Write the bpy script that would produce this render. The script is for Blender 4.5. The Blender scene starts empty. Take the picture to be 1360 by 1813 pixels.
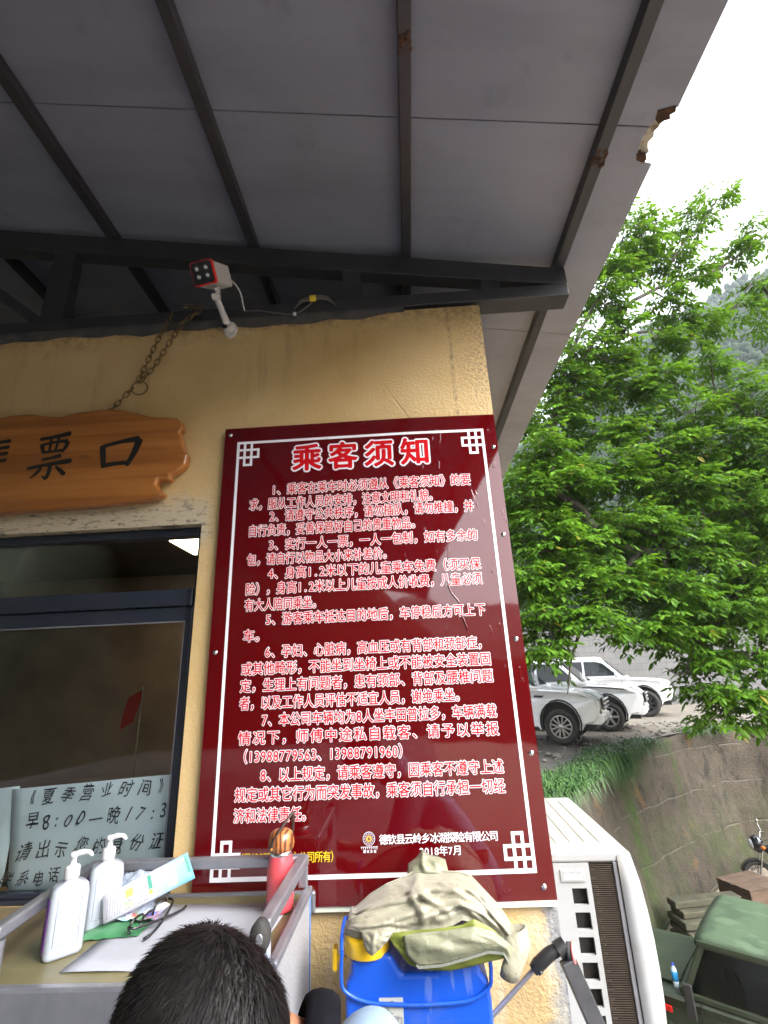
import bpy, bmesh, math, random
import numpy as np
from mathutils import Vector, Matrix, Euler, Quaternion

# ------------------------------------------------------------------ camera, sky, sun, exposure
sc = bpy.context.scene
COL = sc.collection
R = math.radians
PI = math.pi

cam_d = bpy.data.cameras.new('photo_camera')
cam = bpy.data.objects.new('photo_camera', cam_d)
COL.objects.link(cam)
sc.camera = cam
cam_d.sensor_width = 36.0
cam_d.sensor_fit = 'AUTO'
cam_d.lens = 850.0 / 1813.0 * 36.0
cam_d.clip_start = 0.05
cam_d.clip_end = 5000
_pitch, _yaw, _roll = .3284, -.0381, -.0431
_f = Vector((math.sin(_yaw)*math.cos(_pitch), math.cos(_yaw)*math.cos(_pitch), math.sin(_pitch)))
_r0 = Vector((math.cos(_yaw), -math.sin(_yaw), 0)); _u0 = _r0.cross(_f)
_r = math.cos(_roll)*_r0 + math.sin(_roll)*_u0
_u = -math.sin(_roll)*_r0 + math.cos(_roll)*_u0
cam.matrix_world = Matrix(((_r.x, _u.x, -_f.x, .6907), (_r.y, _u.y, -_f.y, -1.718), (_r.z, _u.z, -_f.z, 1.62), (0, 0, 0, 1)))

SUN_EL, SUN_AZ = R(42), R(122)          # azimuth measured clockwise from +y
world = bpy.data.worlds.new('World'); sc.world = world
world.use_nodes = True
wn = world.node_tree; wn.nodes.clear()
w_out = wn.nodes.new('ShaderNodeOutputWorld'); w_bg = wn.nodes.new('ShaderNodeBackground')
w_sky = wn.nodes.new('ShaderNodeTexSky'); w_sky.sky_type = 'NISHITA'; w_sky.sun_disc = False
w_sky.sun_elevation = SUN_EL; w_sky.sun_rotation = SUN_AZ
w_sky.air_density = 1.0; w_sky.dust_density = 4.0; w_sky.ozone_density = 1.0
w_hsv = wn.nodes.new('ShaderNodeHueSaturation'); w_hsv.inputs['Saturation'].default_value = 0.20
wn.links.new(w_sky.outputs[0], w_hsv.inputs['Color'])
wn.links.new(w_hsv.outputs[0], w_bg.inputs[0]); w_bg.inputs[1].default_value = 0.15
wn.links.new(w_bg.outputs[0], w_out.inputs[0])

sun_d = bpy.data.lights.new('sun', 'SUN'); sun_d.energy = 1.3; sun_d.angle = R(60); sun_d.color = (1, .985, .97)
sun = bpy.data.objects.new('sun', sun_d); COL.objects.link(sun)
_sd = Vector((math.sin(SUN_AZ)*math.cos(SUN_EL), math.cos(SUN_AZ)*math.cos(SUN_EL), math.sin(SUN_EL)))
sun.rotation_euler = _sd.to_track_quat('Z', 'Y').to_euler()
sun.location = (20, -10, 40)
sc.view_settings.view_transform = 'Standard'; sc.view_settings.look = 'None'
sc.view_settings.exposure = 2.68; sc.view_settings.gamma = 1.0
sc.view_settings.use_curve_mapping = False
sc.cycles.max_bounces = 8; sc.cycles.diffuse_bounces = 5; sc.cycles.glossy_bounces = 4
sc.cycles.transparent_max_bounces = 12; sc.cycles.volume_bounces = 0
sc.cycles.use_denoising = True
sc.cycles.caustics_reflective = False; sc.cycles.caustics_refractive = False

rnd = random.Random(7)

# ------------------------------------------------------------------ helpers
class MB:
    """collects shapes into one mesh"""
    def __init__(s): s.v = []; s.f = []; s.sm = []
    def add(s, verts, faces, smooth=False):
        n = len(s.v); s.v += [tuple(v) for v in verts]
        s.f += [tuple(i+n for i in f) for f in faces]; s.sm += [smooth]*len(faces); return s
    def box(s, a, b, M=None):
        (x0, y0, z0), (x1, y1, z1) = a, b
        vs = [Vector(p) for p in ((x0,y0,z0),(x1,y0,z0),(x1,y1,z0),(x0,y1,z0),(x0,y0,z1),(x1,y0,z1),(x1,y1,z1),(x0,y1,z1))]
        if M is not None: vs = [M @ v for v in vs]
        return s.add(vs, [(0,3,2,1),(4,5,6,7),(0,1,5,4),(1,2,6,5),(2,3,7,6),(3,0,4,7)])
    def bar(s, p, q, w, h, up=(0,0,1), roll=0):
        p, q = Vector(p), Vector(q); d = (q-p); L = d.length; d.normalize(); up = Vector(up)
        if abs(d.dot(up)) > .98: up = Vector((0,1,0))
        r = d.cross(up).normalized(); u = r.cross(d)
        if roll:
            Q = Quaternion(d, roll); r = Q @ r; u = Q @ u
        vs = []
        for t in (p, q):
            for a, b in ((-1,-1),(1,-1),(1,1),(-1,1)): vs.append(t + r*a*w/2 + u*b*h/2)
        return s.add(vs, [(0,1,2,3),(7,6,5,4),(0,4,5,1),(1,5,6,2),(2,6,7,3),(3,7,4,0)])
    def tube(s, pts, rad, n=8, cap=True, smooth=True, closed=False):
        pts = [Vector(p) for p in pts]; k = len(pts)
        rads = rad if isinstance(rad, (list, tuple)) else [rad]*k
        prev = None; vs = []
        for i, p in enumerate(pts):
            if closed: d = pts[(i+1) % k] - pts[i-1]
            else: d = pts[min(i+1, k-1)] - pts[max(i-1, 0)]
            if d.length < 1e-9: d = Vector((0,0,1))
            d.normalize()
            if prev is None:
                a = Vector((0,0,1)) if abs(d.z) < .9 else Vector((1,0,0))
                u = d.cross(a).normalized()
            else:
                u = prev - d*prev.dot(d)
                u = u.normalized() if u.length > 1e-6 else d.orthogonal().normalized()
            prev = u; w = d.cross(u)
            for j in range(n):
                t = 2*PI*j/n; vs.append(p + (u*math.cos(t) + w*math.sin(t))*rads[i])
        fs = []
        for i in range(k if closed else k-1):
            for j in range(n):
                a = i*n+j; b = i*n+(j+1) % n; c = ((i+1) % k)*n+(j+1) % n; e = ((i+1) % k)*n+j
                fs.append((a, b, c, e))
        s.add(vs, fs, smooth)
        if cap and not closed:
            s.add(vs[:n], [tuple(range(n-1, -1, -1))]); s.add(vs[-n:], [tuple(range(n))])
        return s
    def lathe(s, prof, n=24, c=(0,0,0), axis=None, smooth=True, sx=1, sy=1, cap=True):
        """prof: (r, z) from bottom to top"""
        M = Matrix.Identity(3) if axis is None else Vector(axis).normalized().to_track_quat('Z', 'Y').to_matrix()
        c = Vector(c); vs = []
        for r, z in prof:
            for j in range(n):
                t = 2*PI*j/n; vs.append(c + M @ Vector((r*math.cos(t)*sx, r*math.sin(t)*sy, z)))
        fs = [(i*n+j, i*n+(j+1) % n, (i+1)*n+(j+1) % n, (i+1)*n+j) for i in range(len(prof)-1) for j in range(n)]
        s.add(vs, fs, smooth)
        if cap: s.add(vs[:n], [tuple(range(n-1, -1, -1))]); s.add(vs[-n:], [tuple(range(n))])
        return s
    def prism(s, poly, d0, d1, fn):
        """poly of 2-D points; fn(a, b, d) gives the 3-D point"""
        n = len(poly); vs = [fn(a, b, d0) for a, b in poly] + [fn(a, b, d1) for a, b in poly]
        fs = [tuple(range(n)), tuple(range(2*n-1, n-1, -1))] + [(i, n+i, n+(i+1) % n, (i+1) % n) for i in range(n)]
        return s.add(vs, fs)
    def grid(s, rows, smooth=True, closeu=False):
        n = len(rows[0]); vs = [p for r in rows for p in r]; m = len(rows)
        fs = []
        for i in range(m-1):
            for j in range(n if closeu else n-1):
                fs.append((i*n+j, i*n+(j+1) % n, (i+1)*n+(j+1) % n, (i+1)*n+j))
        return s.add(vs, fs, smooth)
    def ell(s, c, r, n=16, m=10, M=None):
        c = Vector(c); rows = []
        for i in range(m+1):
            ph = PI*i/m - PI/2; row = []
            for j in range(n):
                t = 2*PI*j/n
                v = Vector((r[0]*math.cos(ph)*math.cos(t), r[1]*math.cos(ph)*math.sin(t), r[2]*math.sin(ph)))
                if M is not None: v = M @ v
                row.append(c+v)
            rows.append(row)
        return s.grid(rows, True, True)

def fix_normals(me):
    bm = bmesh.new(); bm.from_mesh(me)
    bmesh.ops.recalc_face_normals(bm, faces=bm.faces); bm.to_mesh(me); bm.free()

def obj(name, mb, m, parent=None, bevel=0, seg=2, local=False, subsurf=0, weld=False, norm=True, solid=0):
    me = bpy.data.meshes.new(name); me.from_pydata([tuple(v) for v in mb.v], [], mb.f)
    me.polygons.foreach_set('use_smooth', mb.sm)
    if weld:
        bm = bmesh.new(); bm.from_mesh(me); bmesh.ops.remove_doubles(bm, verts=bm.verts, dist=1e-5); bm.to_mesh(me); bm.free()
    if norm and len(me.polygons) < 60000: fix_normals(me)
    me.materials.append(m)
    o = bpy.data.objects.new(name, me); COL.objects.link(o)
    if parent is not None:
        o.parent = parent
        if not local:
            off = Vector(parent.location); q = parent.parent
            while q is not None: off += Vector(q.location); q = q.parent
            o.location = -off
    if solid:
        md = o.modifiers.new('solid', 'SOLIDIFY'); md.thickness = solid; md.offset = 0
    if subsurf:
        md = o.modifiers.new('sub', 'SUBSURF'); md.levels = subsurf; md.render_levels = subsurf
    if bevel:
        md = o.modifiers.new('bevel', 'BEVEL'); md.width = bevel; md.segments = seg; md.limit_method = 'ANGLE'; md.angle_limit = R(40)
        md.harden_normals = False
    return o

def thing(name, label, cat, loc=(0,0,0), rotz=0, group=None):
    o = bpy.data.objects.new(name, None); COL.objects.link(o); o.empty_display_size = .1
    o.location = loc; o.rotation_euler = (0, 0, rotz); o['label'] = label; o['category'] = cat
    if group: o['group'] = group
    return o
def tag(o, label, cat, group=None):
    o['label'] = label; o['category'] = cat
    if group: o['group'] = group
    return o
def struct(name, mb, m, **k):
    o = obj(name, mb, m, **k); o['kind'] = 'structure'; return o
def copy_tree(o, parent=None):
    c = o.copy(); COL.objects.link(c); c.parent = parent
    for ch in list(o.children): copy_tree(ch, c)
    return c

# ------------------------------------------------------------------ materials
class NT:
    def __init__(s, name):
        s.m = bpy.data.materials.new(name); s.m.use_nodes = True; s.t = s.m.node_tree
        s.b = s.t.nodes['Principled BSDF']; s.out = s.t.nodes['Material Output']
        s._co = None
    def n(s, typ, **k):
        x = s.t.nodes.new(typ)
        for a, b in k.items(): setattr(x, a, b)
        return x
    def link(s, a, b): s.t.links.new(a, b)
    def put(s, sock, v):
        if hasattr(v, 'is_linked') or hasattr(v, 'links'): s.t.links.new(v, sock)
        else: sock.default_value = v
    @property
    def co(s):
        if s._co is None: s._co = s.n('ShaderNodeTexCoord').outputs['Object']
        return s._co
    def scaled(s, sc_):
        mp = s.n('ShaderNodeMapping'); s.link(s.co, mp.inputs[0]); mp.inputs['Scale'].default_value = sc_; return mp.outputs[0]
    def noise(s, scale, detail=5, rough=.55, dist=0, vec=None, out=0):
        x = s.n('ShaderNodeTexNoise'); s.link(vec if vec is not None else s.co, x.inputs['Vector'])
        x.inputs['Scale'].default_value = scale; x.inputs['Detail'].default_value = detail
        x.inputs['Roughness'].default_value = rough; x.inputs['Distortion'].default_value = dist
        return x.outputs[out]
    def vor(s, scale, feat='F1', vec=None, out='Distance'):
        x = s.n('ShaderNodeTexVoronoi'); x.feature = feat; s.link(vec if vec is not None else s.co, x.inputs['Vector'])
        x.inputs['Scale'].default_value = scale; return x.outputs[out]
    def ramp(s, v, a, b, ca=(0,0,0,1), cb=(1,1,1,1)):
        x = s.n('ShaderNodeValToRGB'); s.link(v, x.inputs[0])
        x.color_ramp.elements[0].position = a; x.color_ramp.elements[1].position = b
        x.color_ramp.elements[0].color = ca; x.color_ramp.elements[1].color = cb; return x.outputs[0]
    def math(s, op, a, b=0.0, clamp=False):
        x = s.n('ShaderNodeMath'); x.operation = op; x.use_clamp = clamp; s.put(x.inputs[0], a); s.put(x.inputs[1], b); return x.outputs[0]
    def mix(s, f, a, b, mode='MIX'):
        x = s.n('ShaderNodeMix'); x.data_type = 'RGBA'; x.blend_type = mode
        s.put(x.inputs[0], f)
        for i, c in ((6, a), (7, b)):
            if isinstance(c, tuple) and len(c) == 3: c = c + (1,)
            s.put(x.inputs[i], c)
        return x.outputs[2]
    def xyz(s):
        x = s.n('ShaderNodeSeparateXYZ'); s.link(s.co, x.inputs[0]); return x.outputs
    def step(s, v, a, b):
        x = s.n('ShaderNodeMapRange'); x.clamp = True; s.put(x.inputs[0], v); x.inputs[1].default_value = a; x.inputs[2].default_value = b; return x.outputs[0]
    def bump(s, h, strength=.3, dist=.01, prev=None):
        x = s.n('ShaderNodeBump'); x.inputs['Strength'].default_value = strength; x.inputs['Distance'].default_value = dist
        s.link(h, x.inputs['Height'])
        if prev is not None: s.link(prev, x.inputs['Normal'])
        return x.outputs[0]
    def set(s, **k):
        for a, v in k.items():
            a = a.replace('_', ' ')
            if isinstance(v, tuple) and len(v) == 3 and 'Color' in a or a == 'Specular Tint' and isinstance(v, tuple) and len(v) == 3: v = v + (1,)
            s.put(s.b.inputs[a], v)
        return s

def pmat(name, c1, c2=None, scale=6, rough=.6, r2=None, metal=0, bump=0, bscale=None, bdist=.005, coat=0, ior=1.5, lo=.35, hi=.7, detail=6, stretch=None, spec=.5):
    t = NT(name); vec = t.scaled(stretch) if stretch else None
    if c2 is not None:
        f = t.ramp(t.noise(scale, detail, vec=vec), lo, hi); t.set(Base_Color=t.mix(f, c1, c2))
    else: t.set(Base_Color=c1)
    if r2 is not None: t.set(Roughness=t.math('ADD', t.math('MULTIPLY', t.noise(scale*2.3, 4, vec=vec), r2-rough), rough))
    else: t.set(Roughness=rough)
    t.set(Metallic=metal, IOR=ior, Coat_Weight=coat, Coat_Roughness=.06, Specular_IOR_Level=spec)
    if bump: t.set(Normal=t.bump(t.noise(bscale or scale*4, 5, vec=vec), bump, bdist))
    return t.m

def glass_mat(name, tint=(.9,.95,.95), alpha=.25, rough=.02, ior=1.5):
    """thin pane: mostly clear, reflects by Fresnel"""
    t = NT(name)
    tr = t.n('ShaderNodeBsdfTransparent'); tr.inputs[0].default_value = tint + (1,)
    gl = t.n('ShaderNodeBsdfGlossy'); gl.inputs['Roughness'].default_value = rough
    fr = t.n('ShaderNodeFresnel'); fr.inputs[0].default_value = ior
    mx = t.n('ShaderNodeMixShader'); t.link(t.math('MULTIPLY', fr.outputs[0], .75, True), mx.inputs[0]); t.link(tr.outputs[0], mx.inputs[1]); t.link(gl.outputs[0], mx.inputs[2])
    t.link(mx.outputs[0], t.out.inputs[0]); return t.m

def emit_mat(name, c, s):
    t = NT(name); t.set(Base_Color=c, Emission_Color=c, Emission_Strength=s); return t.m

M = {}
M['dark_steel'] = pmat('dark_steel', (.022,.023,.028), (.035,.036,.042), 9, .42, .6, bump=.05, bscale=60)
M['black_plastic'] = pmat('black_plastic', (.012,.012,.013), None, rough=.4)
M['black_rubber'] = pmat('black_rubber', (.016,.016,.016), (.03,.028,.026), 14, .75, bump=.2)
M['white_plastic'] = pmat('white_plastic', (.58,.58,.60), (.52,.52,.53), 12, .35)
t = NT('white_paint'); g_ = t.ramp(t.noise(4.5, 8, .7), .52, .72)
wp_c = t.mix(t.math('MULTIPLY', g_, .55), (.315,.32,.325), (.20,.185,.15))
wp_c = t.mix(t.math('MULTIPLY', t.ramp(t.noise(13, 7, .7, vec=t.scaled((1, 1, .25))), .60, .68), .5), wp_c, (.14,.12,.09))
t.set(Base_Color=wp_c, Roughness=t.math('ADD', .28, t.math('MULTIPLY', g_, .35)), Coat_Weight=.2)
M['white_paint'] = t.m
M['chrome'] = pmat('chrome', (.75,.75,.76), None, rough=.18, metal=1)
M['alu'] = pmat('alu', (.33,.335,.37), (.26,.265,.30), 16, .34, .5, metal=.75, stretch=(1,1,1))
M['red_plastic'] = pmat('red_plastic', (.75,.02,.015), None, rough=.35)
M['white_ink'] = pmat('white_ink', (.80,.78,.82), None, rough=.45)
M['black_ink'] = pmat('black_ink', (.012,.011,.011), None, rough=.5)

# rough yellow plaster with bare cement and mould in places
t = NT('yellow_plaster')
X = t.xyz()
base = t.mix(t.ramp(t.noise(1.6, 7, .6), .35, .68), (.54,.365,.15), (.64,.47,.24))
base = t.mix(t.math('MULTIPLY', t.ramp(t.noise(9, 8, .7), .55, .75), .35), base, (.38,.25,.10))
# cement patch at the outer corner, below and beside the board
nz = t.math('MULTIPLY', t.math('SUBTRACT', t.noise(11, 6, .65), .5), .16)
cx_ = t.step(t.math('ADD', X[0], nz), 1.015, 1.05)
lowm = t.step(t.math('MULTIPLY', X[2], -1.0), -1.15, -.95)
grey = t.math('MULTIPLY', cx_, lowm)
base = t.mix(grey, base, t.mix(t.ramp(t.noise(60, 4), .4, .65), (.16,.16,.165), (.30,.295,.28)))
# mould by the top corner
mz = t.math('MULTIPLY', t.step(t.math('ADD', X[0], t.math('MULTIPLY', nz, 1.4)), .93, 1.10), t.step(X[2], 2.5, 2.8))
spk = t.ramp(t.noise(70, 6, .75), .46, .60)
base = t.mix(t.math('MULTIPLY', t.math('MULTIPLY', mz, spk), .85), base, (.10,.095,.08))
seam_x = t.math('ABSOLUTE', t.math('SUBTRACT', X[0], t.math('ADD', .928, t.math('MULTIPLY', t.noise(3.5, 3), .022))))
seam = t.math('MULTIPLY', t.step(t.math('MULTIPLY', seam_x, -1.0), -.010, -.002), t.step(X[2], 2.55, 2.62))
base = t.mix(t.math('MULTIPLY', seam, t.math('ADD', .15, t.math('MULTIPLY', t.ramp(t.noise(30, 4), .45, .6), .6))), base, (.20,.15,.085))
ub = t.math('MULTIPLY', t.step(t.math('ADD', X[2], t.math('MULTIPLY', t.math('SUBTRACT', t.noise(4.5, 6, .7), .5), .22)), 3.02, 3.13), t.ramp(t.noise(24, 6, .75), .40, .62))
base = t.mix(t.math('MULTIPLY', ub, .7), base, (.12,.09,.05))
drp = t.math('MULTIPLY', t.ramp(t.noise(9, 4, .6, vec=t.scaled((1, 1, .10))), .60, .70), t.step(X[2], 2.3, 3.1))
base = t.mix(t.math('MULTIPLY', drp, .48), base, (.24,.17,.08))
# dirty whitewashed strip above the window
wz = t.math('MULTIPLY', t.step(t.math('ADD', X[2], nz), 2.34, 2.26), t.step(t.math('MULTIPLY', X[0], -1.0), .02, .07))
wz = t.math('MULTIPLY', wz, t.step(X[2], 2.1, 2.15))
base = t.mix(t.math('MULTIPLY', wz, .8), base, (.50,.44,.34))
dirt = t.math('MULTIPLY', wz, t.ramp(t.noise(18, 8, .75, vec=t.scaled((1, 1, 3.2))), .52, .62))
base = t.mix(t.math('MULTIPLY', dirt, .9), base, (.045,.043,.042))
# streaks of old paint low on the wall
stk = t.math('MULTIPLY', t.step(t.math('MULTIPLY', X[2], -1.0), -1.0, -.9), t.ramp(t.noise(14, 5, vec=t.scaled((1, 1, .18))), .5, .66))
base = t.mix(t.math('MULTIPLY', stk, .6), base, (.58,.53,.38))
crk = t.math('MULTIPLY', t.ramp(t.vor(2.6, 'DISTANCE_TO_EDGE', vec=t.scaled((1.0, 1, .35))), 0.0, .008, (1,1,1,1), (0,0,0,1)), t.step(X[0], .55, .8))
crk = t.math('MULTIPLY', crk, t.ramp(t.noise(2.2, 3), .5, .6))
base = t.mix(t.math('MULTIPLY', crk, .45), base, (.2,.14,.07))
t.set(Base_Color=base, Roughness=.62, Specular_IOR_Level=.45)
h = t.math('ADD', t.math('MULTIPLY', t.noise(85, 4, .6), t.step(X[0], -.6, .6)), t.math('MULTIPLY', t.noise(7, 5), .8))
h = t.math('SUBTRACT', h, t.math('MULTIPLY', crk, .6))
t.set(Normal=t.bump(h, .75, .006))
M['plaster'] = t.m

M['cement'] = pmat('cement', (.17,.17,.17), (.27,.265,.25), 20, .85, bump=.5, bscale=60)
M['dark_wood'] = pmat('dark_wood', (.035,.02,.012), (.06,.035,.02), 7, .6, stretch=(1,1,8))
M['room_paint'] = pmat('room_paint', (.22,.165,.12), (.15,.11,.08), 3, .7)

t = NT('foam_panel_sheet')   # white coated steel skin of the roof panels with faint ribs and dirt
X = t.xyz()
b_ = t.mix(t.ramp(t.noise(2.2, 6, vec=t.scaled((.5, 2.5, 1))), .35, .75), (.248,.266,.345), (.200,.216,.284))
b_ = t.mix(t.math('MULTIPLY', t.ramp(t.noise(5, 8, .7), .56, .74), .45), b_, (.12,.12,.125))
b_ = t.mix(t.math('MULTIPLY', t.ramp(t.noise(1.3, 6, .6, 1.0, vec=t.scaled((.35, 1.6, 1))), .50, .70), .30), b_, (.13,.13,.145))
scr = t.ramp(t.noise(3.0, 3, vec=t.scaled((.8, 34, 1))), .66, .70)
b_ = t.mix(t.math('MULTIPLY', scr, .3), b_, (.29,.29,.31))
t.set(Base_Color=b_, Roughness=.42)
wv = t.n('ShaderNodeTexWave'); wv.bands_direction = 'Y'; wv.inputs['Scale'].default_value = 3.0; wv.inputs['Distortion'].default_value = .3
t.link(t.co, wv.inputs[0])
t.set(Normal=t.bump(t.math('ADD', t.math('MULTIPLY', wv.outputs['Fac'], .12), t.noise(1.7, 4)), .18, .02))
M['roof_sheet'] = t.m
M['foam'] = pmat('foam', (.44,.42,.35), (.17,.11,.06), 26, .9, bump=.8, lo=.50, hi=.66)
t = NT('grey_tube_paint')
rf = t.ramp(t.noise(4.5, 7, .7), .66, .74)
t.set(Base_Color=t.mix(rf, t.mix(t.noise(20, 3), (.026,.026,.033), (.040,.040,.049)), (.05,.022,.012)), Roughness=.4, Normal=t.bump(t.noise(50, 4), .1, .002))
M['purlin'] = t.m
M['rust'] = pmat('rust', (.03,.013,.007), (.10,.045,.02), 30, .9, bump=.7, bscale=90)
# ------------------------------------------------------------------ the ticket office: wall, roof, truss, window
office = thing('ticket_office', 'yellow plastered ticket office under a grey metal shed roof, its corner beside the tree', 'building', (0, .1, 0))
WT = 3.137                       # wall top
# front wall with the window opening, as one sheet of boxes butted end to end
w = MB()
w.box((-5.0, 0, 0), (-2.3, .2, WT)); w.box((-.075, 0, 0), (1.08, .2, WT))
w.box((-2.3, 0, 0), (-.075, .2, .985)); w.box((-2.3, 0, 2.20), (-.075, .2, WT))
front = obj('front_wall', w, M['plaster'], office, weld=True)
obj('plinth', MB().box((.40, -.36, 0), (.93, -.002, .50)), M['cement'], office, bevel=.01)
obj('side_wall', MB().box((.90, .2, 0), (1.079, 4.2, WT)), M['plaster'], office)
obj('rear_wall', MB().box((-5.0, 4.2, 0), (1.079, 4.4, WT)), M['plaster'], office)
obj('left_wall', MB().box((-5.2, 0, 0), (-5.0, 4.4, WT)), M['plaster'], office)
obj('room_lining', MB().box((-4.99, 3.9, .02), (.89, 3.98, 2.88)).box((.80, .22, .02), (.88, 3.89, 2.88)).box((-4.99, .22, -.02), (.79, 3.89, .015)), M['room_paint'], office)
obj('room_ceiling', MB().box((-4.99, .21, 2.90), (.895, 4.19, 2.96)), M['dark_wood'], office)
# rough mortar bed between wall and steel
mb = MB(); rows = []
for i in range(90):
    x = -5 + i*(5.75/89); wob = .012*math.sin(i*1.7)+.010*math.sin(i*.63+1)+rnd.uniform(-.006, .006)
    zt = .028 if x < .55 else .028*(max(0, .75-x)/.2)
    rows.append([Vector((x, -.004+rnd.uniform(-.003, .001), WT-.012-wob*.5-zt*.8)), Vector((x, -.009, WT+.002)), Vector((x, -.006, WT+.021)), Vector((x, .02, WT+.023))])
obj('mortar_bed', mb.grid(rows), pmat('mortar', (.055,.055,.058), (.10,.095,.09), 14, .9, bump=.7, bscale=50), office)

SL = .181
def zc(x): return 3.633 - SL*x        # underside of the roof sheets
# sheets run along x, joints every 1.045 m
P0 = -.55
edges = [P0 + 1.045*k for k in range(-9, 5)]
for k in range(len(edges)-1):
    y0, y1 = edges[k] + .0016, edges[k+1] - .0016
    j = rnd.uniform(-.004, .004)
    if abs(edges[k]-P0) < .01:      # bite at the near right corner of this sheet
        poly = [(-6.2, y0), (1.602, y0), (1.594, -.515), (1.597, -.475), (1.608, -.447), (1.632, -.436), (1.664, -.430), (1.664, y1), (-6.2, y1)]
    elif abs(edges[k+1]-P0) < .01:  # and at the far corner of the next one
        poly = [(-6.2, y0), (1.664, y0), (1.664, -.612), (1.650, -.604), (1.628, -.600), (1.614, -.585), (1.604, y1), (-6.2, y1)]
    else: poly = [(-6.2, y0), (1.664+j, y0), (1.664+j, y1), (-6.2, y1)]
    obj('roof_panel', MB().prism(poly, 0, .055, lambda a, b, d, j=j: Vector((a, b, zc(a)+d+j*.5))), M['roof_sheet'], office)
fpoly = [(1.600, -.600), (1.640, -.607), (1.652, -.596), (1.640, -.585), (1.649, -.572), (1.634, -.560), (1.641, -.545), (1.630, -.528), (1.638, -.512), (1.627, -.492), (1.634, -.474), (1.645, -.462), (1.637, -.448), (1.648, -.432), (1.600, -.436), (1.588, -.50)]
obj('broken_foam', MB().prism(fpoly, .012, .046, lambda a, b, d: Vector((a, b, zc(a)+d))), M['foam'], office, bevel=.004)
obj('torn_flake', MB().prism([(1.606, -.600), (1.655, -.616), (1.661, -.600), (1.648, -.590), (1.655, -.578), (1.638, -.572), (1.628, -.560), (1.612, -.572)], -.003, .011, lambda a, b, d: Vector((a, b, zc(a)+d))), M['rust'], office)
obj('torn_flake', MB().prism([(1.597, -.462), (1.610, -.470), (1.618, -.458), (1.630, -.462), (1.640, -.445), (1.634, -.430), (1.606, -.440)], -.002, .011, lambda a, b, d: Vector((a, b, zc(a)+d))), M['rust'], office)

obj('joint_light_block', MB().prism([(-6.2, edges[0]), (1.590, edges[0]), (1.590, edges[-1]), (-6.2, edges[-1])], .0565, .0585, lambda a, b, d: Vector((a, b, zc(a)+d))), M['roof_sheet'], office)  # unseen sheet added over the panels to stop sky light leaking through joints
# purlins: square tubes under the sheets
for i in range(-7, 4):
    x = .754 + .7015*i if i < 4 else 1.457
    x = [-4.16, -3.46, -2.76, -2.055, -1.352, -.649, .056, .779, 1.457][i+5] if -5 <= i <= 3 else x
    if i < -5: continue
    z1 = zc(x) - .002
    obj('purlin', MB().box((x-.021, -9.3, z1-.052), (x+.021, 4.1, z1)), M['purlin'], office, bevel=.003)
# rust collars at welded joints
for x, y in ((.779, -.79), (1.457, -.475)):
    z1 = zc(x)
    mb = MB()
    for i in range(18):
        a, b = rnd.uniform(-.026, .026), rnd.uniform(-.03, .03)
        mb.ell((x+a*.8, y+b, z1-.054+rnd.uniform(-.004, .004)), (.008, .010, .003), 7, 5)
    obj('rust_patch', mb, M['rust'], office)

# truss in the plane of the front wall (and one more near the rear)
def truss(y0):
    tr = thing('roof_truss', '', ''); del tr['label']; del tr['category']; tr.parent = office; tr.location = (0, 0, 0); tr.location = -Vector(office.location)
    ztop = lambda x: 3.579 - .184*x
    zbt = lambda x: 3.476 - .177*x
    y1 = y0 + .07
    poly = [(-5.1, ztop(-5.1)), (1.477, ztop(1.477)), (1.477, 3.226), (1.455, 3.217), (-5.1, zbt(-5.1))]
    obj('top_chord', MB().prism(poly, y0, y1, lambda a, b, d: Vector((a, d, b))), M['dark_steel'], tr, bevel=.004)
    obj('bottom_chord', MB().prism([(-5.1, 3.158), (1.477, 3.158), (1.477, 3.214), (1.43, 3.222), (-5.1, 3.222)], y0-.002, y1+.02, lambda a, b, d: Vector((a, d, b))), M['dark_steel'], tr, bevel=.006)
    for x in (-4.3, -3.6, -2.9, -2.2, -1.55, -.87, -.18, .522, 1.145):
        if x == -.18: continue
        ww = .042 if x > 0 else .055
        obj('strut', MB().prism([(x-ww, 3.223), (x+ww, 3.223), (x+ww, zbt(x+ww)+.001), (x-ww, zbt(x-ww)+.001)], y0+.006, y1-.006, lambda a, b, d: Vector((a, d, b))), M['dark_steel'], tr, bevel=.003)
    for xa, xb in ((-1.55, -.93), (-2.9, -2.26), (-4.3, -3.66)):
        obj('diagonal', MB().bar((xa, y0+.04, zbt(xa)-.02), (xb, y0+.04, 3.225), .05, .05), M['dark_steel'], tr)
truss(.0)

# window
win = thing('window', '', ''); del win['label']; del win['category']; win.parent = office; win.location = -Vector(office.location)
frame_m = pmat('window_frame_paint', (.016,.020,.032), (.022,.026,.038), 8, .38)
f = MB()
f.box((-.0985, .035, .986), (-.0755, .085, 2.198)); f.box((-2.298, .035, .986), (-2.25, .085, 2.198))
f.box((-2.249, .035, 2.165), (-.099, .085, 2.198)); f.box((-2.249, .035, .986), (-.099, .085, 1.000))
obj('frame', f, frame_m, win, bevel=.003)
obj('transom_bar', MB().box((-2.249, .028, 1.895), (-.099, .085, 1.958)), frame_m, win, bevel=.004)
s_ = MB(); s_.box((-1.15, .040, 1.842), (-.0992, .075, 1.893)); s_.box((-.1235, .041, 1.0005), (-.0992, .075, 1.841)); s_.box((-1.15, .041, 1.0005), (-1.10, .075, 1.841)); s_.box((-1.099, .041, 1.0007), (-.124, .075, 1.014))
obj('sash', s_, frame_m, win, bevel=.003)
obj('sash_seal', MB().box((-1.098, .0385, 1.836), (-.124, .0415, 1.8415)).box((-.1265, .0385, 1.014), (-.1235, .0415, 1.8355)), M['alu'], win)
pane_m = glass_mat('window_glass', (.95,.97,.97))
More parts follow.
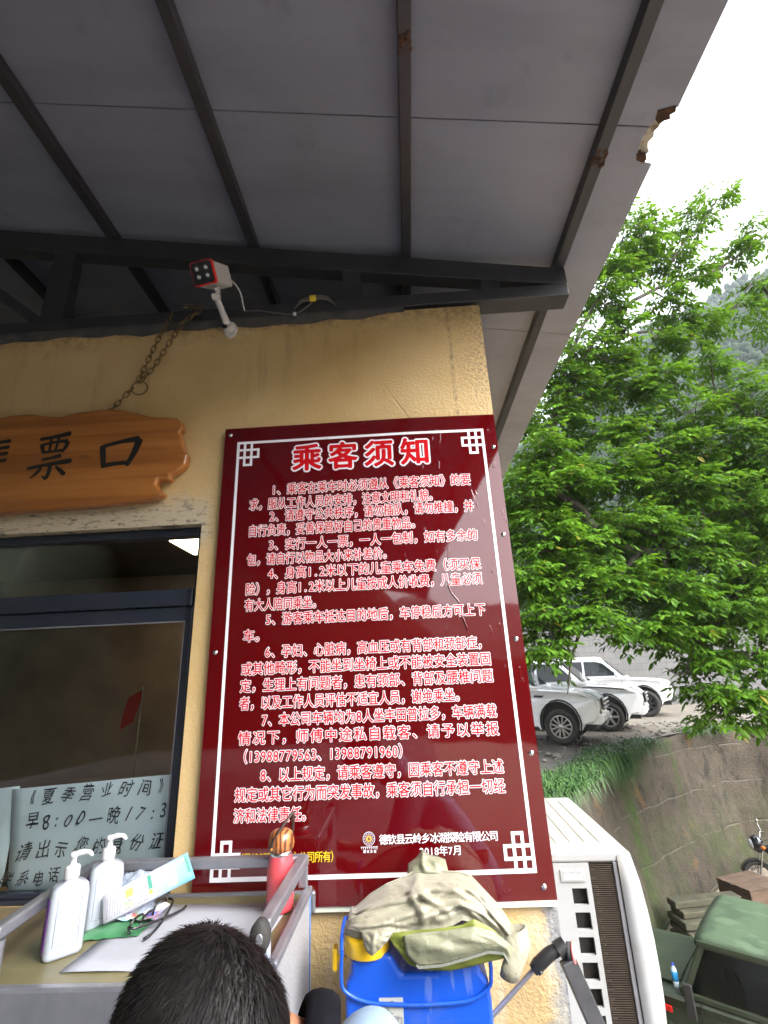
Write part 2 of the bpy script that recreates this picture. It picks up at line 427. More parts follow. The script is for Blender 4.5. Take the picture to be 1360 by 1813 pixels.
obj('pane', MB().box((-1.099, .055, 1.0142), (-.124, .059, 1.841)), pane_m, win)
obj('pane', MB().box((-2.249, .060, 1.001), (-1.151, .064, 1.893)), pane_m, win)
obj('pane', MB().box((-2.249, .055, 1.959), (-.099, .059, 2.164)), pane_m, win)

# things inside the office
tag(obj('ceiling_light', MB().box((-1.48, 2.49, 2.885), (-.55, 3.03, 2.899)), emit_mat('light_panel', (1, .84, .60), 2.6), bevel=.003), 'lit square ceiling panel glowing behind the upper window pane', 'ceiling light')
pst = thing('wall_poster', 'small framed notice hanging on the dark wall inside the window', 'poster', (-1.15, 3.88, 1.25))
obj('frame', MB().box((-1.62, 3.870, 1.03), (-1.22, 3.899, 1.50)), M['alu'], pst)
obj('picture', MB().box((-1.60, 3.866, 1.05), (-1.24, 3.8695, 1.48)), pmat('poster_print', (.25,.10,.06), (.05,.04,.05), 7, .5), pst)
flg = thing('pennant', 'small red flag on a stand inside the ticket window', 'flag', (-1.12, 1.6, 1.0))
obj('pole', MB().tube([(-1.09, 1.6, 1.05), (-1.09, 1.6, 1.62)], .005, 6), M['chrome'], flg)
obj('cloth', MB().grid([[Vector((-1.09-.03*j-.01*i, 1.6+.012*math.sin(i+j), 1.60-.05*i-.015*j)) for j in range(4)] for i in range(5)]), pmat('flag_red', (.55,.03,.02), None, rough=.7), flg)
dsk = thing('inner_desk', 'dark wooden desk standing inside behind the window glass', 'desk', (-1.3, 1.5, 0))
obj('top', MB().box((-2.4, .5, 1.0), (-.2, 1.9, 1.04)), M['dark_wood'], dsk, bevel=.004)
obj('front_panel', MB().box((-2.35, 1.80, .02), (-.25, 1.85, .998)), M['dark_wood'], dsk)
# ------------------------------------------------------------------ writing
_gl = {}
def glyph(ch):
    k = ch
    if k not in _gl:
        cu = bpy.data.curves.new('glyph', 'FONT'); cu.body = ch; cu.resolution_u = 3
        o = bpy.data.objects.new('glyph', cu); COL.objects.link(o)
        me = bpy.data.meshes.new_from_object(o.evaluated_get(bpy.context.evaluated_depsgraph_get()))
        _gl[k] = (np.array([v.co[:2] for v in me.vertices]).reshape(-1, 2), [tuple(p.vertices) for p in me.polygons])
        bpy.data.objects.remove(o); bpy.data.curves.remove(cu); bpy.data.meshes.remove(me)
    return _gl[k]
def adv(ch):
    return .56 if ord(ch) < 0x2000 else 1.0
def line(mb, text, x0, x1, zc_, h, off, fn, d, rng=None, squeeze=1.0):
    """characters set at an even pitch from x0 to x1, centred on height zc_, h high"""
    tot = sum(adv(c) for c in text); sc_ = h/.92
    gap = 0
    W_ = x1-x0; natural = tot*sc_*squeeze
    n = len(text)
    gap = (W_-natural)/max(1, n-1)
    x = x0
    for c in text:
        a = adv(c)*sc_*squeeze
        vs, fs = glyph(c)
        if len(vs):
            cw = 1.0 if adv(c) == 1 else None
            if cw: lx = vs[:, 0]-.5
            else: lx = vs[:, 0]-(vs[:, 0].min()+vs[:, 0].max())/2
            ly = vs[:, 1]-.365
            jx = jz = 0; rot = 0; s2 = 1
            if rng: jx, jz, rot, s2 = rng.uniform(-.04, .04)*h, rng.uniform(-.09, .09)*h, rng.uniform(-.09, .09), rng.uniform(.88, 1.12)
            ca, sa = math.cos(rot), math.sin(rot)
            px = (lx*ca-ly*sa)*sc_*squeeze*s2; pz = (lx*sa+ly*ca)*sc_*s2
            nd_ = 0 if off <= 0 else 6 if off < .03 else 10     # bold face: the glyph laid over itself round a small circle
            for e in range(nd_+1):
                ox, oz = (0, 0) if e == nd_ else (off*sc_*math.cos(2*PI*e/nd_), off*sc_*math.sin(2*PI*e/nd_))
                mb.add([fn(x+a/2+p+jx+ox, zc_+q+jz+oz, d-.00003*e) for p, q in zip(px, pz)], fs)
        x += a+gap
    return mb

def curve_pts(P, n=8):
    P = [Vector(q) for q in P]; out = []
    for k in range(len(P)-1):
        p0, p1, p2, p3 = P[max(k-1, 0)], P[k], P[k+1], P[min(k+2, len(P)-1)]
        for i in range(n):
            u = i/n; out.append(.5*((2*p1)+(p2-p0)*u+(2*p0-5*p1+4*p2-p3)*u*u+(3*p1-p0-3*p2+p3)*u**3))
    return out+[P[-1]]
def stroke(mb, pts, ws, fn, d0, d1):
    """a brush stroke of changing width as a solid of small thickness"""
    n = 14; P = []; Wd = []
    pts = [Vector((a, b)) for a, b in pts]
    segs = len(pts)-1
    for i in range(n*segs+1):
        t = i/(n*segs)*segs; k = min(int(t), segs-1); u = t-k
        p0, p1, p2, p3 = pts[max(k-1, 0)], pts[k], pts[k+1], pts[min(k+2, segs)]
        P.append(.5*((2*p1)+(p2-p0)*u+(2*p0-5*p1+4*p2-p3)*u*u+(3*p1-p0-3*p2+p3)*u**3) if segs > 1 else p1.lerp(p2, u))
        Wd.append((ws[k]*(1-u)+ws[k+1]*u)*1.32)
    m = len(P); Lf = []; Rt = []
    for i in range(m):
        d = (P[min(i+1, m-1)]-P[max(i-1, 0)]).normalized(); nn = Vector((-d.y, d.x))
        e = 1.0
        tt = i/(m-1); e = min(1, math.sqrt(max(.02, 1-(1-min(tt, .12)/.12)**2)), math.sqrt(max(.02, 1-(1-min(1-tt, .10)/.10)**2)))
        Lf.append(P[i]+nn*Wd[i]*e/2); Rt.append(P[i]-nn*Wd[i]*e/2)
    vs = [fn(q.x, q.y, d1) for q in Lf] + [fn(q.x, q.y, d1) for q in Rt]
    mb.add(vs, [(i, i+1, m+i+1, m+i) for i in range(m-1)])
    return mb

FW = lambda a, b, d: Vector((a, d, b))      # plane parallel to the front wall
def bow(x, z):                               # the board is screwed down along its outer edge and bows off the wall inside it
    u = x-.74; return .042*(math.sqrt(u*u+.0016)+u)/2*(.45+.55*max(0, min(1, (z-1.0)/1.3)))
FB_ = lambda a, b, d: Vector((a, d+bow(a, b), b))
def bstrip(mb, x0, z0, x1, z1, d):
    nx = max(1, int((x1-x0)/.04)); nz = max(1, int((z1-z0)/.15))
    return mb.grid([[FB_(x0+(x1-x0)*i/nx, z0+(z1-z0)*j/nz, d) for i in range(nx+1)] for j in range(nz+1)], False)

# ------------------------------------------------------------------ notice board
board = thing('notice_board', 'large dark red notice board headed 乘客须知 with white border, fixed to the wall', 'notice board', (.54, -.003, .985))
t = NT('red_board_print')
X = t.xyz()
t.set(Base_Color=t.mix(t.noise(1.2, 3), (.074,.0008,.0018), (.094,.001,.0028)), Roughness=.30, Coat_Weight=1.0, Coat_IOR=1.66, Specular_IOR_Level=.0)
# scratches, pimples and old drips in the film, mostly on the outer side
mm = t.step(X[0], .58, .95)
dr = t.ramp(t.vor(46, vec=t.scaled((1, 1, .55))), .0, .16, (1,1,1,1), (0,0,0,1))
dr = t.math('MULTIPLY', dr, t.ramp(t.noise(9, 4), .56, .62))
sc1 = t.ramp(t.noise(20, 2, vec=t.scaled((2.2, 1, .5))), .69, .71)
hh = t.math('MULTIPLY', t.math('ADD', t.math('MULTIPLY', dr, .8), t.math('MULTIPLY', sc1, .25)), mm)
lw = t.noise(2.2, 2, vec=t.scaled((1.6, 1, .7)))
nb = t.bump(hh, .55, .004)
nb = t.bump(lw, .05, .02, nb)
t.set(Coat_Normal=nb, Normal=nb, Coat_Roughness=t.math('ADD', .03, t.math('MULTIPLY', t.ramp(t.noise(16, 5), .5, .8), .05)))
BX0, BX1, BZ0, BZ1 = 0.0, 1.08, .985, 2.589
yb = -.022
mb = MB(); rows = []
for i in range(41):          # the sheet bows a few millimetres off the wall
    z = BZ0+(BZ1-BZ0)*i/40; row = []
    for j in range(31):
        x = BX0+(BX1-BX0)*j/30
        e = min(1, max(0, (x-.75)/.33))
        row.append(FB_(x, z, yb))
    rows.append(row)
board_m = t.m; mb.grid(rows)
back_ = [[v+Vector((0, .006, 0)) for v in r_] for r_ in rows]; mb.grid(back_)
for a_, b_2 in ((rows[0], back_[0]), (rows[-1], back_[-1]), ([r_[0] for r_ in rows], [r_[0] for r_ in back_]), ([r_[-1] for r_ in rows], [r_[-1] for r_ in back_])): mb.grid([[v.copy() for v in a_], [v.copy() for v in b_2]], False)
obj('panel', mb, board_m, board, norm=False)
obj('edge_trim', MB().box((.30, -.017, .970), (1.079, -.004, .9847)), pmat('cream_edge', (.72,.74,.60), (.60,.60,.50), 9, .5), board)
b = MB(); y = yb-.0012
bx0, bx1, bz0, bz1 = .053, 1.0305, 1.053, 2.526; bw = .0105
def strip(a0, c0, a1, c1): bstrip(b, a0, c0, a1, c1, y)
strip(bx0, bz1-bw, bx1, bz1); strip(bx0, bz0, bx1, bz0+bw*1.15); strip(bx0, bz0+bw*1.15, bx0+bw, bz1-bw); strip(bx1-bw, bz0+bw*1.15, bx1, bz1-bw)
obj('border_line', b, M['white_ink'], board)
for sx, sz in ((0, 1), (1, 1), (0, 0), (1, 0)):
    b = MB(); px, pz, wd = .0272, .0325, .0095
    yy = y-.0006
    ox = bx0 if sx == 0 else bx1; oz = bz1 if sz else bz0; dx = 1 if sx == 0 else -1; dz = -1 if sz else 1
    cells = [(0,0),(1,0),(0,1),(1,1),(2,1),(1,2)]
    segs = set()
    for cx, cz in cells:
        segs |= {(cx,cz,cx+1,cz),(cx,cz+1,cx+1,cz+1),(cx,cz,cx,cz+1),(cx+1,cz,cx+1,cz+1)}
    for k, (a0, c0, a1, c1) in enumerate(sorted(segs)):
        xa, xb = sorted((ox+dx*a0*px, ox+dx*(a1*px+ (0 if a0 != a1 else 0)))); za, zb = sorted((oz+dz*c0*pz, oz+dz*c1*pz))
        if dx > 0: xb2 = xb+wd; xa2 = xa
        else: xa2 = xa-wd; xb2 = xb
        if dz > 0: za2 = za; zb2 = zb+wd
        else: za2 = za-wd; zb2 = zb
        bstrip(b, xa2, za2, xb2, zb2, yy-k*.00002)
    obj('corner_ornament', b, M['white_ink'], board)
red_ink = pmat('red_ink', (.50,.004,.008), None, rough=.5, spec=.1)
yel_ink = pmat('yellow_ink', (.75,.55,.02), None, rough=.4)
DRIPS = [[(.838,1.930),(.844,1.905),(.853,1.882),(.867,1.864),(.877,1.846)],[(.879,1.808),(.887,1.787),(.896,1.755)]]
LINES = [("1、乘客在乘车时必须遵从《乘客须知》的要",.196,.960,2.313,.0455),("求，服从工作人员的安排，注意文明和礼貌。",.114,.832,2.256,.045),
("2、请遵守公共秩序，请勿插队，请勿推撞，并",.193,.961,2.206,.045),("自行负责，妥善保管好自己的贵重物品。",.115,.760,2.151,.0444),
("3、实行一人一票，一人一包制，如有多余的",.193,.965,2.094,.0434),("包，请自行以物品大小来补差价。",.116,.650,2.041,.0427),
("4、身高1.2米以下的儿童乘车免费（须买保",.195,.964,1.987,.0425),("险），身高1.2米以上儿童按成人价收费，儿童必须",.116,.964,1.933,.0425),("有大人陪同乘坐。",.116,.393,1.876,.0423),
("5、游客乘车抵达目的地后，车停稳后方可上下",.193,.964,1.824,.0415),("车。",.116,.200,1.770,.0415),
("6、孕妇、心脏病，高血压或有背部和颈部症，",.195,.960,1.714,.0412),("或其他畸形，不能坐到坐椅上或不能被安全装置固",.116,.964,1.660,.0412),("定，生理上有问题者，患有颈部、背部及腰椎问题",.115,.965,1.606,.0410),("者，以及工作人员评估不适宜人员，谢绝乘坐。",.116,.869,1.551,.0406),
("7、本公司车辆均为8人坐丰田普拉多，车辆满载",.193,.964,1.498,.0400),("情况下，师傅中途私自载客、请予以举报",.118,.965,1.445,.0395),("（13988779563、13988791960）",.116,.675,1.391,.0395),
("8、以上规定，请乘客遵守，因乘客不遵守上述",.195,.967,1.336,.0392),("规定或其它行为而突发事故，乘客须自行承担一切经",.116,.965,1.282,.0395),("济和法律责任。",.116,.365,1.225,.0390)]
w_m, r_m = MB(), MB()
for tx, x0, x1, z, h in LINES:
    sq = min(1.0, (x1-x0)/(sum(adv(c) for c in tx)*h/.92)*.985)
    line(w_m, tx, x0, x1, z, h, .060, FB_, yb-.0010, squeeze=sq); line(r_m, tx, x0, x1, z, h, .012, FB_, yb-.0017, squeeze=sq)
obj('text_outline', w_m, M['white_ink'], board); obj('text', r_m, red_ink, board)
w_m, r_m = MB(), MB()
line(w_m, "乘客须知", .275, .816, 2.440, .108, .085, FB_, yb-.0010); line(r_m, "乘客须知", .275, .816, 2.440, .108, .030, FB_, yb-.0017)
obj('title_outline', w_m, M['white_ink'], board); obj('title', r_m, red_ink, board)
f_m = MB(); line(f_m, "德钦县云岭乡冰湖探险有限公司", .568, .929, 1.150, .0262, .010, FB_, yb-.001); line(f_m, "2018年7月", .688, .816, 1.1165, .0250, .010, FB_, yb-.001)
obj('company_line', f_m, M['white_ink'], board)
f_m = MB(); line(f_m, "（最终解释权归本公司所有）", .128, .446, 1.1105, .0285, .006, FB_, yb-.001, squeeze=.85)
obj('rights_line', f_m, yel_ink, board)
# round emblem of the company: blue ring of petals, gold disc, script below
em = MB(); cx, cz = .5375, 1.1535
def disc(mb, cx, cz, r, d, n=28): mb.add([FB_(cx+r*math.cos(2*PI*i/n), cz+r*math.sin(2*PI*i/n), d) for i in range(n)], [tuple(range(n))])
e1 = MB(); disc(e1, cx, cz, .0185, yb-.0010); obj('emblem_ring', e1, M['white_ink'], board)
e2 = MB(); disc(e2, cx, cz, .0172, yb-.0013); obj('emblem_field', e2, pmat('emblem_blue', (.03,.03,.22), None, rough=.4), board)
e3 = MB(); disc(e3, cx, cz, .0085, yb-.0016)
for i in range(12):
    a = 2*PI*i/12; disc(e3, cx+.0128*math.cos(a), cz+.0128*math.sin(a), .0022, yb-.0016, 8)
obj('emblem_gold', e3, pmat('emblem_gold_ink', (.70,.42,.05), None, rough=.4), board)
e4 = MB(); disc(e4, cx, cz-.001, .0035, yb-.0019, 10); disc(e4, cx, cz+.003, .0022, yb-.0019, 8)
obj('emblem_figure', e4, pmat('emblem_brown', (.10,.04,.02), None, rough=.4), board)
e5 = MB()
for i in range(9):
    x = .5125+i*.0058; bstrip(e5, x, 1.1315, x+.0050, 1.1330, yb-.0012); bstrip(e5, x+.0015, 1.1270-.001*(i % 3), x+.0028, 1.1314, yb-.0012)
for i in range(4):
    line(e5, "德钦冰湖"[i], .519+i*.0105, .519+i*.0105+.008, 1.1205, .0075, .02, FB_, yb-.001)
obj('emblem_script', e5, M['white_ink'], board)
for pth in DRIPS:
    obj('lifted_film', MB().tube(curve_pts([Vector(FB_(a, b, yb-.0002)) for a, b in pth], 5), [.0012]+[.0034]*(5*(len(pth)-1)-1)+[.0012], 6), board_m, board)
for x, z in ((.022, 2.56), (1.062, 2.445), (1.058, 2.09), (1.0560, 1.72), (.022, 1.72), (1.046, 1.018), (1.0585, 1.37)):
    obj('screw', MB().lathe([(.0085, 0), (.0085, .002), (.006, .0045), (.0, .0055)], 14, FB_(x, z, yb), (0, -1, 0)), M['chrome'], board)

# ------------------------------------------------------------------ wooden sign hung on a chain
ws = thing('wooden_sign', 'orange varnished wooden plank sign with black brush characters hung above the window', 'sign', (-.9, -.03, 2.5))
t = NT('varnished_pine')
v = t.scaled((.35, 1, 5.0))
g = t.noise(3.2, 6, .6, 1.2, vec=v)
c_ = t.mix(t.ramp(g, .3, .7), (.50,.205,.050), (.35,.125,.026))
X = t.xyz()
bnd = t.ramp(t.noise(1.0, 2, vec=t.scaled((.2, 1, 16))), .53, .60)
c_ = t.mix(t.math('MULTIPLY', bnd, .45), c_, (.20,.06,.015))
kn = t.ramp(t.vor(1.5, vec=t.scaled((2.0, .1, 5.0))), .02, .10, (1,1,1,1), (0,0,0,1))
c_ = t.mix(t.math('MULTIPLY', kn, .75), c_, (.13,.045,.015))
t.set(Base_Color=c_, Roughness=.28, Coat_Weight=.25, Coat_Roughness=.2, Normal=t.bump(g, .2, .006))
M['pine'] = t.m
top = [(-1.9, 2.66), (-1.5, 2.70), (-1.2, 2.682), (-.958, 2.69), (-.88, 2.70), (-.814, 2.699), (-.74, 2.684), (-.678, 2.679), (-.61, 2.693), (-.547, 2.696), (-.48, 2.700), (-.415, 2.688), (-.36, 2.672), (-.305, 2.652), (-.24, 2.645), (-.19, 2.638), (-.168, 2.615), (-.163, 2.591), (-.176, 2.571), (-.163, 2.54), (-.152, 2.506), (-.134, 2.470), (-.138, 2.428), (-.165, 2.405), (-.195, 2.390), (-.187, 2.372), (-.205, 2.366), (-.240, 2.374), (-.246, 2.352), (-.222, 2.325), (-.208, 2.312), (-.225, 2.300)]
bot = [(-.281, 2.289), (-.36, 2.283), (-.461, 2.278), (-.57, 2.276), (-.685, 2.274), (-.866, 2.270), (-1.1, 2.275), (-1.4, 2.262), (-1.7, 2.28), (-1.92, 2.33)]
outl = top+bot
obj('plank', MB().prism(outl, -.055, -.012, lambda a, b, d: Vector((a, d, b))), M['pine'], ws, bevel=.013, seg=3)
def chars(ox, oz, sx, sz, strokes):
    fn = lambda a, b, d: Vector((ox+sx*a, d, oz+sz*b)); ch = MB()
    for k, (pts, wd) in enumerate(strokes): stroke(ch, pts, wd, fn, -.055, -.0560-k*.00015)
    obj('brush_character', ch, M['black_ink'], ws)
PIAO = [([(.20,.86),(.50,.90),(.84,.96)],[.06,.055,.085]),([(.27,.76),(.30,.66),(.34,.56)],[.07,.06,.05]),([(.27,.74),(.60,.79),(.80,.79)],[.045,.045,.075]),([(.80,.79),(.77,.66),(.70,.56)],[.075,.06,.045]),([(.44,.90),(.45,.74),(.45,.57)],[.045,.045,.04]),([(.60,.92),(.59,.74),(.57,.57)],[.045,.045,.04]),([(.33,.57),(.55,.59),(.72,.60)],[.045,.04,.05]),
 ([(.33,.42),(.52,.45),(.72,.49)],[.05,.045,.07]),([(.06,.25),(.45,.31),(.96,.37)],[.055,.055,.085]),([(.52,.33),(.53,.18),(.49,.03),(.40,.09)],[.06,.065,.05,.02]),([(.36,.26),(.28,.14),(.17,.05)],[.055,.05,.025]),([(.64,.27),(.75,.18),(.86,.08)],[.03,.06,.07])]
KOU = [([(.10,.74),(.15,.45),(.20,.14)],[.10,.10,.07]),([(.10,.70),(.5,.80),(.92,.86)],[.075,.08,.13]),([(.92,.86),(.84,.52),(.70,.16)],[.13,.11,.07]),([(.17,.20),(.45,.24),(.74,.25)],[.09,.075,.08])]
SHOU = [([(.42,1.0),(.34,.86),(.20,.70)],[.07,.06,.03]),([(.32,.84),(.33,.62),(.33,.42)],[.06,.055,.05]),([(.54,1.0),(.60,.95),(.66,.88)],[.04,.05,.06])]+[([(.33,h),(.60,h+.02),(.92,h+.05)],[.045,.04,.06]) for h in (.79,.67,.55,.42)]+[([(.60,.84),(.60,.62),(.60,.44)],[.045,.045,.045]),([(.26,.32),(.29,.18),(.32,.02)],[.06,.055,.04]),([(.26,.31),(.55,.34),(.80,.36)],[.045,.045,.07]),([(.80,.36),(.76,.20),(.70,.03)],[.07,.06,.045]),([(.32,.05),(.5,.07),(.72,.07)],[.045,.04,.045])]
chars(-.785, 2.396, .200, .208, PIAO); chars(-.498, 2.408, .182, .168, KOU); chars(-1.070, 2.385, .225, .230, SHOU)

brass = pmat('old_brass', (.22,.15,.06), (.10,.07,.035), 40, .42, metal=.8)
chn = thing('hanging_chain', 'brassy link chain with a ring running from the wooden sign up to the roof steel', 'chain', (-.4, -.03, 2.83))
def chain(path, mb, pitch=.0255):
    P = [Vector(p) for p in path]; L = [0]
    for a, b_ in zip(P, P[1:]): L.append(L[-1]+(b_-a).length)
    n = int(L[-1]/pitch)
    for i in range(n):
        s = (i+.5)*pitch; k = max(j for j in range(len(L)-1) if L[j] <= s); u = (s-L[k])/(L[k+1]-L[k]); c = P[k].lerp(P[k+1], u)
        d = (P[k+1]-P[k]).normalized(); side = d.cross(Vector((0,1,0))).normalized(); nor = d.cross(side)
        tw = (PI/2 if i % 2 else 0)+.5+rnd.uniform(-.25, .25)
        s2 = side*math.cos(tw)+nor*math.sin(tw); pts = []
        for q in range(14):
            a = 2*PI*q/14; x = math.cos(a)*.0115; yv = math.sin(a)*.0085
            x += .006*(1 if math.cos(a) > .01 else -1 if math.cos(a) < -.01 else 0)
            pts.append(c+d*x+s2*yv)
        mb.tube(pts, .0022, 6, closed=True)
    return mb
obj('lower_strand', chain([(-.500, -.033, 2.686), (-.405, -.022, 2.822)], MB()), brass, chn)
obj('left_strand', chain([(-.395, -.022, 2.842), (-.360, -.025, 2.95), (-.325, -.03, 3.05), (-.292, -.03, 3.135), (-.27, -.03, 3.20)], MB()), brass, chn)
obj('right_strand', chain([(-.388, -.02, 2.842), (-.330, -.022, 2.915), (-.27, -.025, 3.045), (-.222, -.025, 3.14), (-.160, -.03, 3.182), (-.150, -.03, 3.20), (-.20, -.03, 3.215), (-.245, -.028, 3.21)], MB()), brass, chn)
obj('ring', MB().tube([(-.385+.032*math.cos(a), -.021+.004*math.cos(a), 2.812+.032*math.sin(a)) for a in [2*PI*i/24 for i in range(24)]], .0026, 6, closed=True), brass, chn)

# handwritten opening hours, on sheets taped behind the glass
hs_t = thing('hours_sheet', 'pale blue sheet with handwritten opening hours 早8:00—晚17:30 behind the window glass', 'paper sign', (-.42, .09, 1.0))
pap = pmat('pale_blue_paper', (.78,.90,.95), (.70,.84,.90), 3, .7)
obj('sheet', MB().grid([[Vector((-.700+.045*(1-j/8)+(.585-.045*(1-j/8))*i/14, .088+.002*math.sin(i*.9+j*.6), 1.002+(.300+.030*i/14)*j/8)) for i in range(15)] for j in range(9)]), pap, hs_t, solid=.0008)
hr = random.Random(4); mk_m = pmat('marker_ink', (.02,.03,.045), (.06,.07,.08), 40, .6)
for tx, x0, x1, z, h in (("《夏季营业时间》", -.650, -.142, 1.288, .046), ("早8:00—晚17:30", -.635, -.103, 1.212, .054), ("请出示您的身份证", -.640, -.150, 1.128, .050), ("联系电话 188779563", -.680, -.130, 1.052, .042)):
    hm = MB(); line(hm, tx, x0, x1, z, h, .006, lambda a, b, d, z=z: Vector((a+.22*(b-z)+.004*math.sin(b*90+a*31), d, b+.05*(a+.4)+.003*math.sin(a*70))), .0835, hr, squeeze=.86); obj('handwritten_line', hm, mk_m, hs_t)
tag(obj('spare_sheet', MB().grid([[Vector((-.95+.27*i/6, .094, 1.0+.292*j/4+.003*i)) for i in range(7)] for j in range(5)]), pap, solid=.0008), 'blank pale sheet half hidden behind the handwritten opening hours', 'paper')
# ------------------------------------------------------------------ security camera and its cable
cc = thing('security_camera', 'white and red security camera with four lamps, aimed down from the wall top', 'security camera', (-.02, 0, 3.08))
Fc, Bc = Vector((-.06, -.22, 3.20)), Vector((-.038, -.105, 3.285))
ax = (Fc-Bc).normalized(); rt = ax.cross(Vector((0, 0, 1))).normalized(); upv = rt.cross(ax)
# a small roll so the face sits as seen
def cam_pt(a, b, d): return Fc + rt*a + upv*b + ax*d
def rrect(hw, hh, r, n=5):
    out = []
    for cx, cz, a0 in ((hw-r, hh-r, 0), (-hw+r, hh-r, PI/2), (-hw+r, -hh+r, PI), (hw-r, -hh+r, 3*PI/2)):
        for i in range(n+1):
            a = a0+PI/2*i/n; out.append((cx+r*math.cos(a), cz+r*math.sin(a)))
    return out
obj('housing', MB().prism(rrect(.048, .043, .010), -.145, -.012, cam_pt), M['white_plastic'], cc, bevel=.002)
obj('front_bezel', MB().prism(rrect(.050, .045, .011), -.012, .004, cam_pt), M['red_plastic'], cc, bevel=.002)
obj('face', MB().prism(rrect(.046, .041, .009), .004, .0065, cam_pt), pmat('glossy_black', (.004,.004,.005), None, rough=.12), cc)
for a, b in ((-.020, .017), (.020, .017), (-.020, -.013), (.020, -.013)):
    l = obj('lamp', MB().lathe([(.0088, 0), (.0088, .003), (.006, .0035), (.0055, .001)], 16, cam_pt(a, b, .0060), ax), M['chrome'], cc)
    obj('bulb', MB().lathe([(.0045, 0), (.0042, .003), (.002, .0045), (0, .005)], 12, cam_pt(a, b, .0068), ax), pmat('bulb', (.55,.55,.5), None, rough=.2), l)
obj('sticker', MB().prism([(-.018, -.100), (.018, -.100), (.018, -.030), (-.018, -.030)], -.0436, -.0430, lambda a, b, d: Fc+rt*a+ax*b+upv*d), pmat('grey_sticker', (.25,.25,.26), (.6,.6,.6), 60, .5), cc)
arm = MB()
K1 = Vector((-.045, -.115, 3.175)); base = Vector((-.018, -.006, 3.085)); K0 = Vector((-.022, -.035, 3.098))
arm.tube([K0, K0.lerp(K1, .15), K0.lerp(K1, .5), K0.lerp(K1, .9), K1], [.016, .0155, .0135, .0125, .013], 14)
arm.bar(K0.lerp(K1, .1)+Vector((.0, -.012, 0)), K0.lerp(K1, .92)+Vector((0, -.010, 0)), .010, .008)
obj('arm', arm, M['white_plastic'], cc)
jt = MB(); jt.lathe([(.014, -.017), (.0155, -.012), (.0155, .012), (.014, .017)], 18, K1, (1, .1, .1)); jt.tube([K1, K1+Vector((.002, .004, .03)), Fc-ax*.075-upv*.040], [.013, .012, .016], 12)
obj('joint', jt, M['white_plastic'], cc)
bs = MB(); bs.prism([(-.030*math.sin(t_)*(1 if math.cos(t_) > -.2 else .92), .040*math.cos(t_)) for t_ in [2*PI*i/24 for i in range(24)]], -.016, -.001, lambda a, b, d: Vector((-.016+a, d, 3.088+b)))
bs.lathe([(.026, 0), (.025, .014), (.018, .024)], 18, (-.018, -.014, 3.094), (0, -1, 0))
obj('base', bs, M['white_plastic'], cc, bevel=.002)
obj('screw_cap', MB().lathe([(.0135, 0), (.0125, .004), (0, .0045)], 16, (-.030, -.040, 3.083), (-.15, -1, -.35), sy=.8), M['black_plastic'], cc)
cb = thing('camera_cable', 'thin camera cable looping along the wall top to a coil tied with yellow tape', 'cable', (.25, -.02, 3.16))
grey_wire = pmat('wire_grey', (.11,.105,.10), None, rough=.5)
obj('white_lead', MB().tube(curve_pts([(-.030, -.11, 3.25), (.01, -.10, 3.268), (.035, -.06, 3.245), (.040, -.02, 3.20), (.042, -.008, 3.188)]), .0032, 8), M['white_plastic'], cb)
obj('lead', MB().tube(curve_pts([(.042, -.008, 3.188), (.11, -.012, 3.180), (.19, -.014, 3.158), (.262, -.012, 3.148), (.30, -.014, 3.163), (.345, -.016, 3.20)]), .0032, 8), grey_wire, cb)
cl = MB()
for k in range(4):
    cl.tube(curve_pts([(.270+.006*k, -.02-.003*k, 3.172+.003*k), (.30, -.022, 3.198+.005*k), (.355, -.024, 3.212+.005*k), (.415, -.022, 3.203+.006*k), (.452-.005*k, -.018, 3.178+.004*k)]), .003, 7)
obj('coil', cl, grey_wire, cb)
obj('tape', MB().tube([(.338, -.026, 3.212), (.366, -.026, 3.215)], .0145, 10), pmat('yellow_tape', (.62,.45,.02), None, rough=.45), cb, bevel=.002)
obj('cable_clip', MB().box((.262, -.020, 3.140), (.276, -.006, 3.154)), M['white_plastic'], cb, bevel=.002)

# ------------------------------------------------------------------ steel serving cart with guard rails
TZ = 1.022
cart = thing('serving_cart', 'aluminium serving cart with guard rails on three sides, standing against the wall', 'cart', (.06, -.28, 0))
t = NT('scratched_formica')
c_ = t.mix(t.ramp(t.noise(5, 7, .65), .35, .7), (.17,.15,.075), (.10,.088,.042))
c_ = t.mix(t.math('MULTIPLY', t.ramp(t.noise(11, 6, .7, vec=t.scaled((1, 3, 1))), .58, .72), .6), c_, (.25,.235,.16))
t.set(Base_Color=c_, Roughness=t.math('ADD', .22, t.math('MULTIPLY', t.noise(9, 5), .35)), Normal=t.bump(t.noise(30, 5), .06, .002))
M['formica'] = t.m
obj('top', MB().box((-.300, -.452, TZ-.012), (.365, -.034, TZ)), M['formica'], cart, bevel=.002)
alu = M['alu']
lip = MB(); lip.box((-.72, -.478, TZ-.062), (.372, -.4525, TZ+.003)); lip.box((-.300, -.0335, TZ-.05), (.375, -.014, TZ+.006))
obj('edge_trim', lip, alu, cart, bevel=.006)
obj('rear_rail', MB().box((-.272, -.118, 1.115), (.362, -.090, 1.142)), alu, cart, bevel=.006, seg=3)
obj('right_rail', MB().bar((.3555, -.100, 1.1285), (.350, -.485, 1.1265), .030, .027), alu, cart, bevel=.006, seg=3)
obj('left_rail', MB().bar((-.262, -.120, 1.1285), (-.232, -.50, 1.1285), .028, .027), alu, cart, bevel=.006, seg=3)
cap = MB(); cap.lathe([(.0, -.012), (.017, -.010), (.021, 0), (.021, .018), (.017, .026), (.0, .027)], 18, (.350, -.498, 1.118), (-.02, -1, .02), sy=1.5); obj('end_cap', cap, M['black_rubber'], cart)
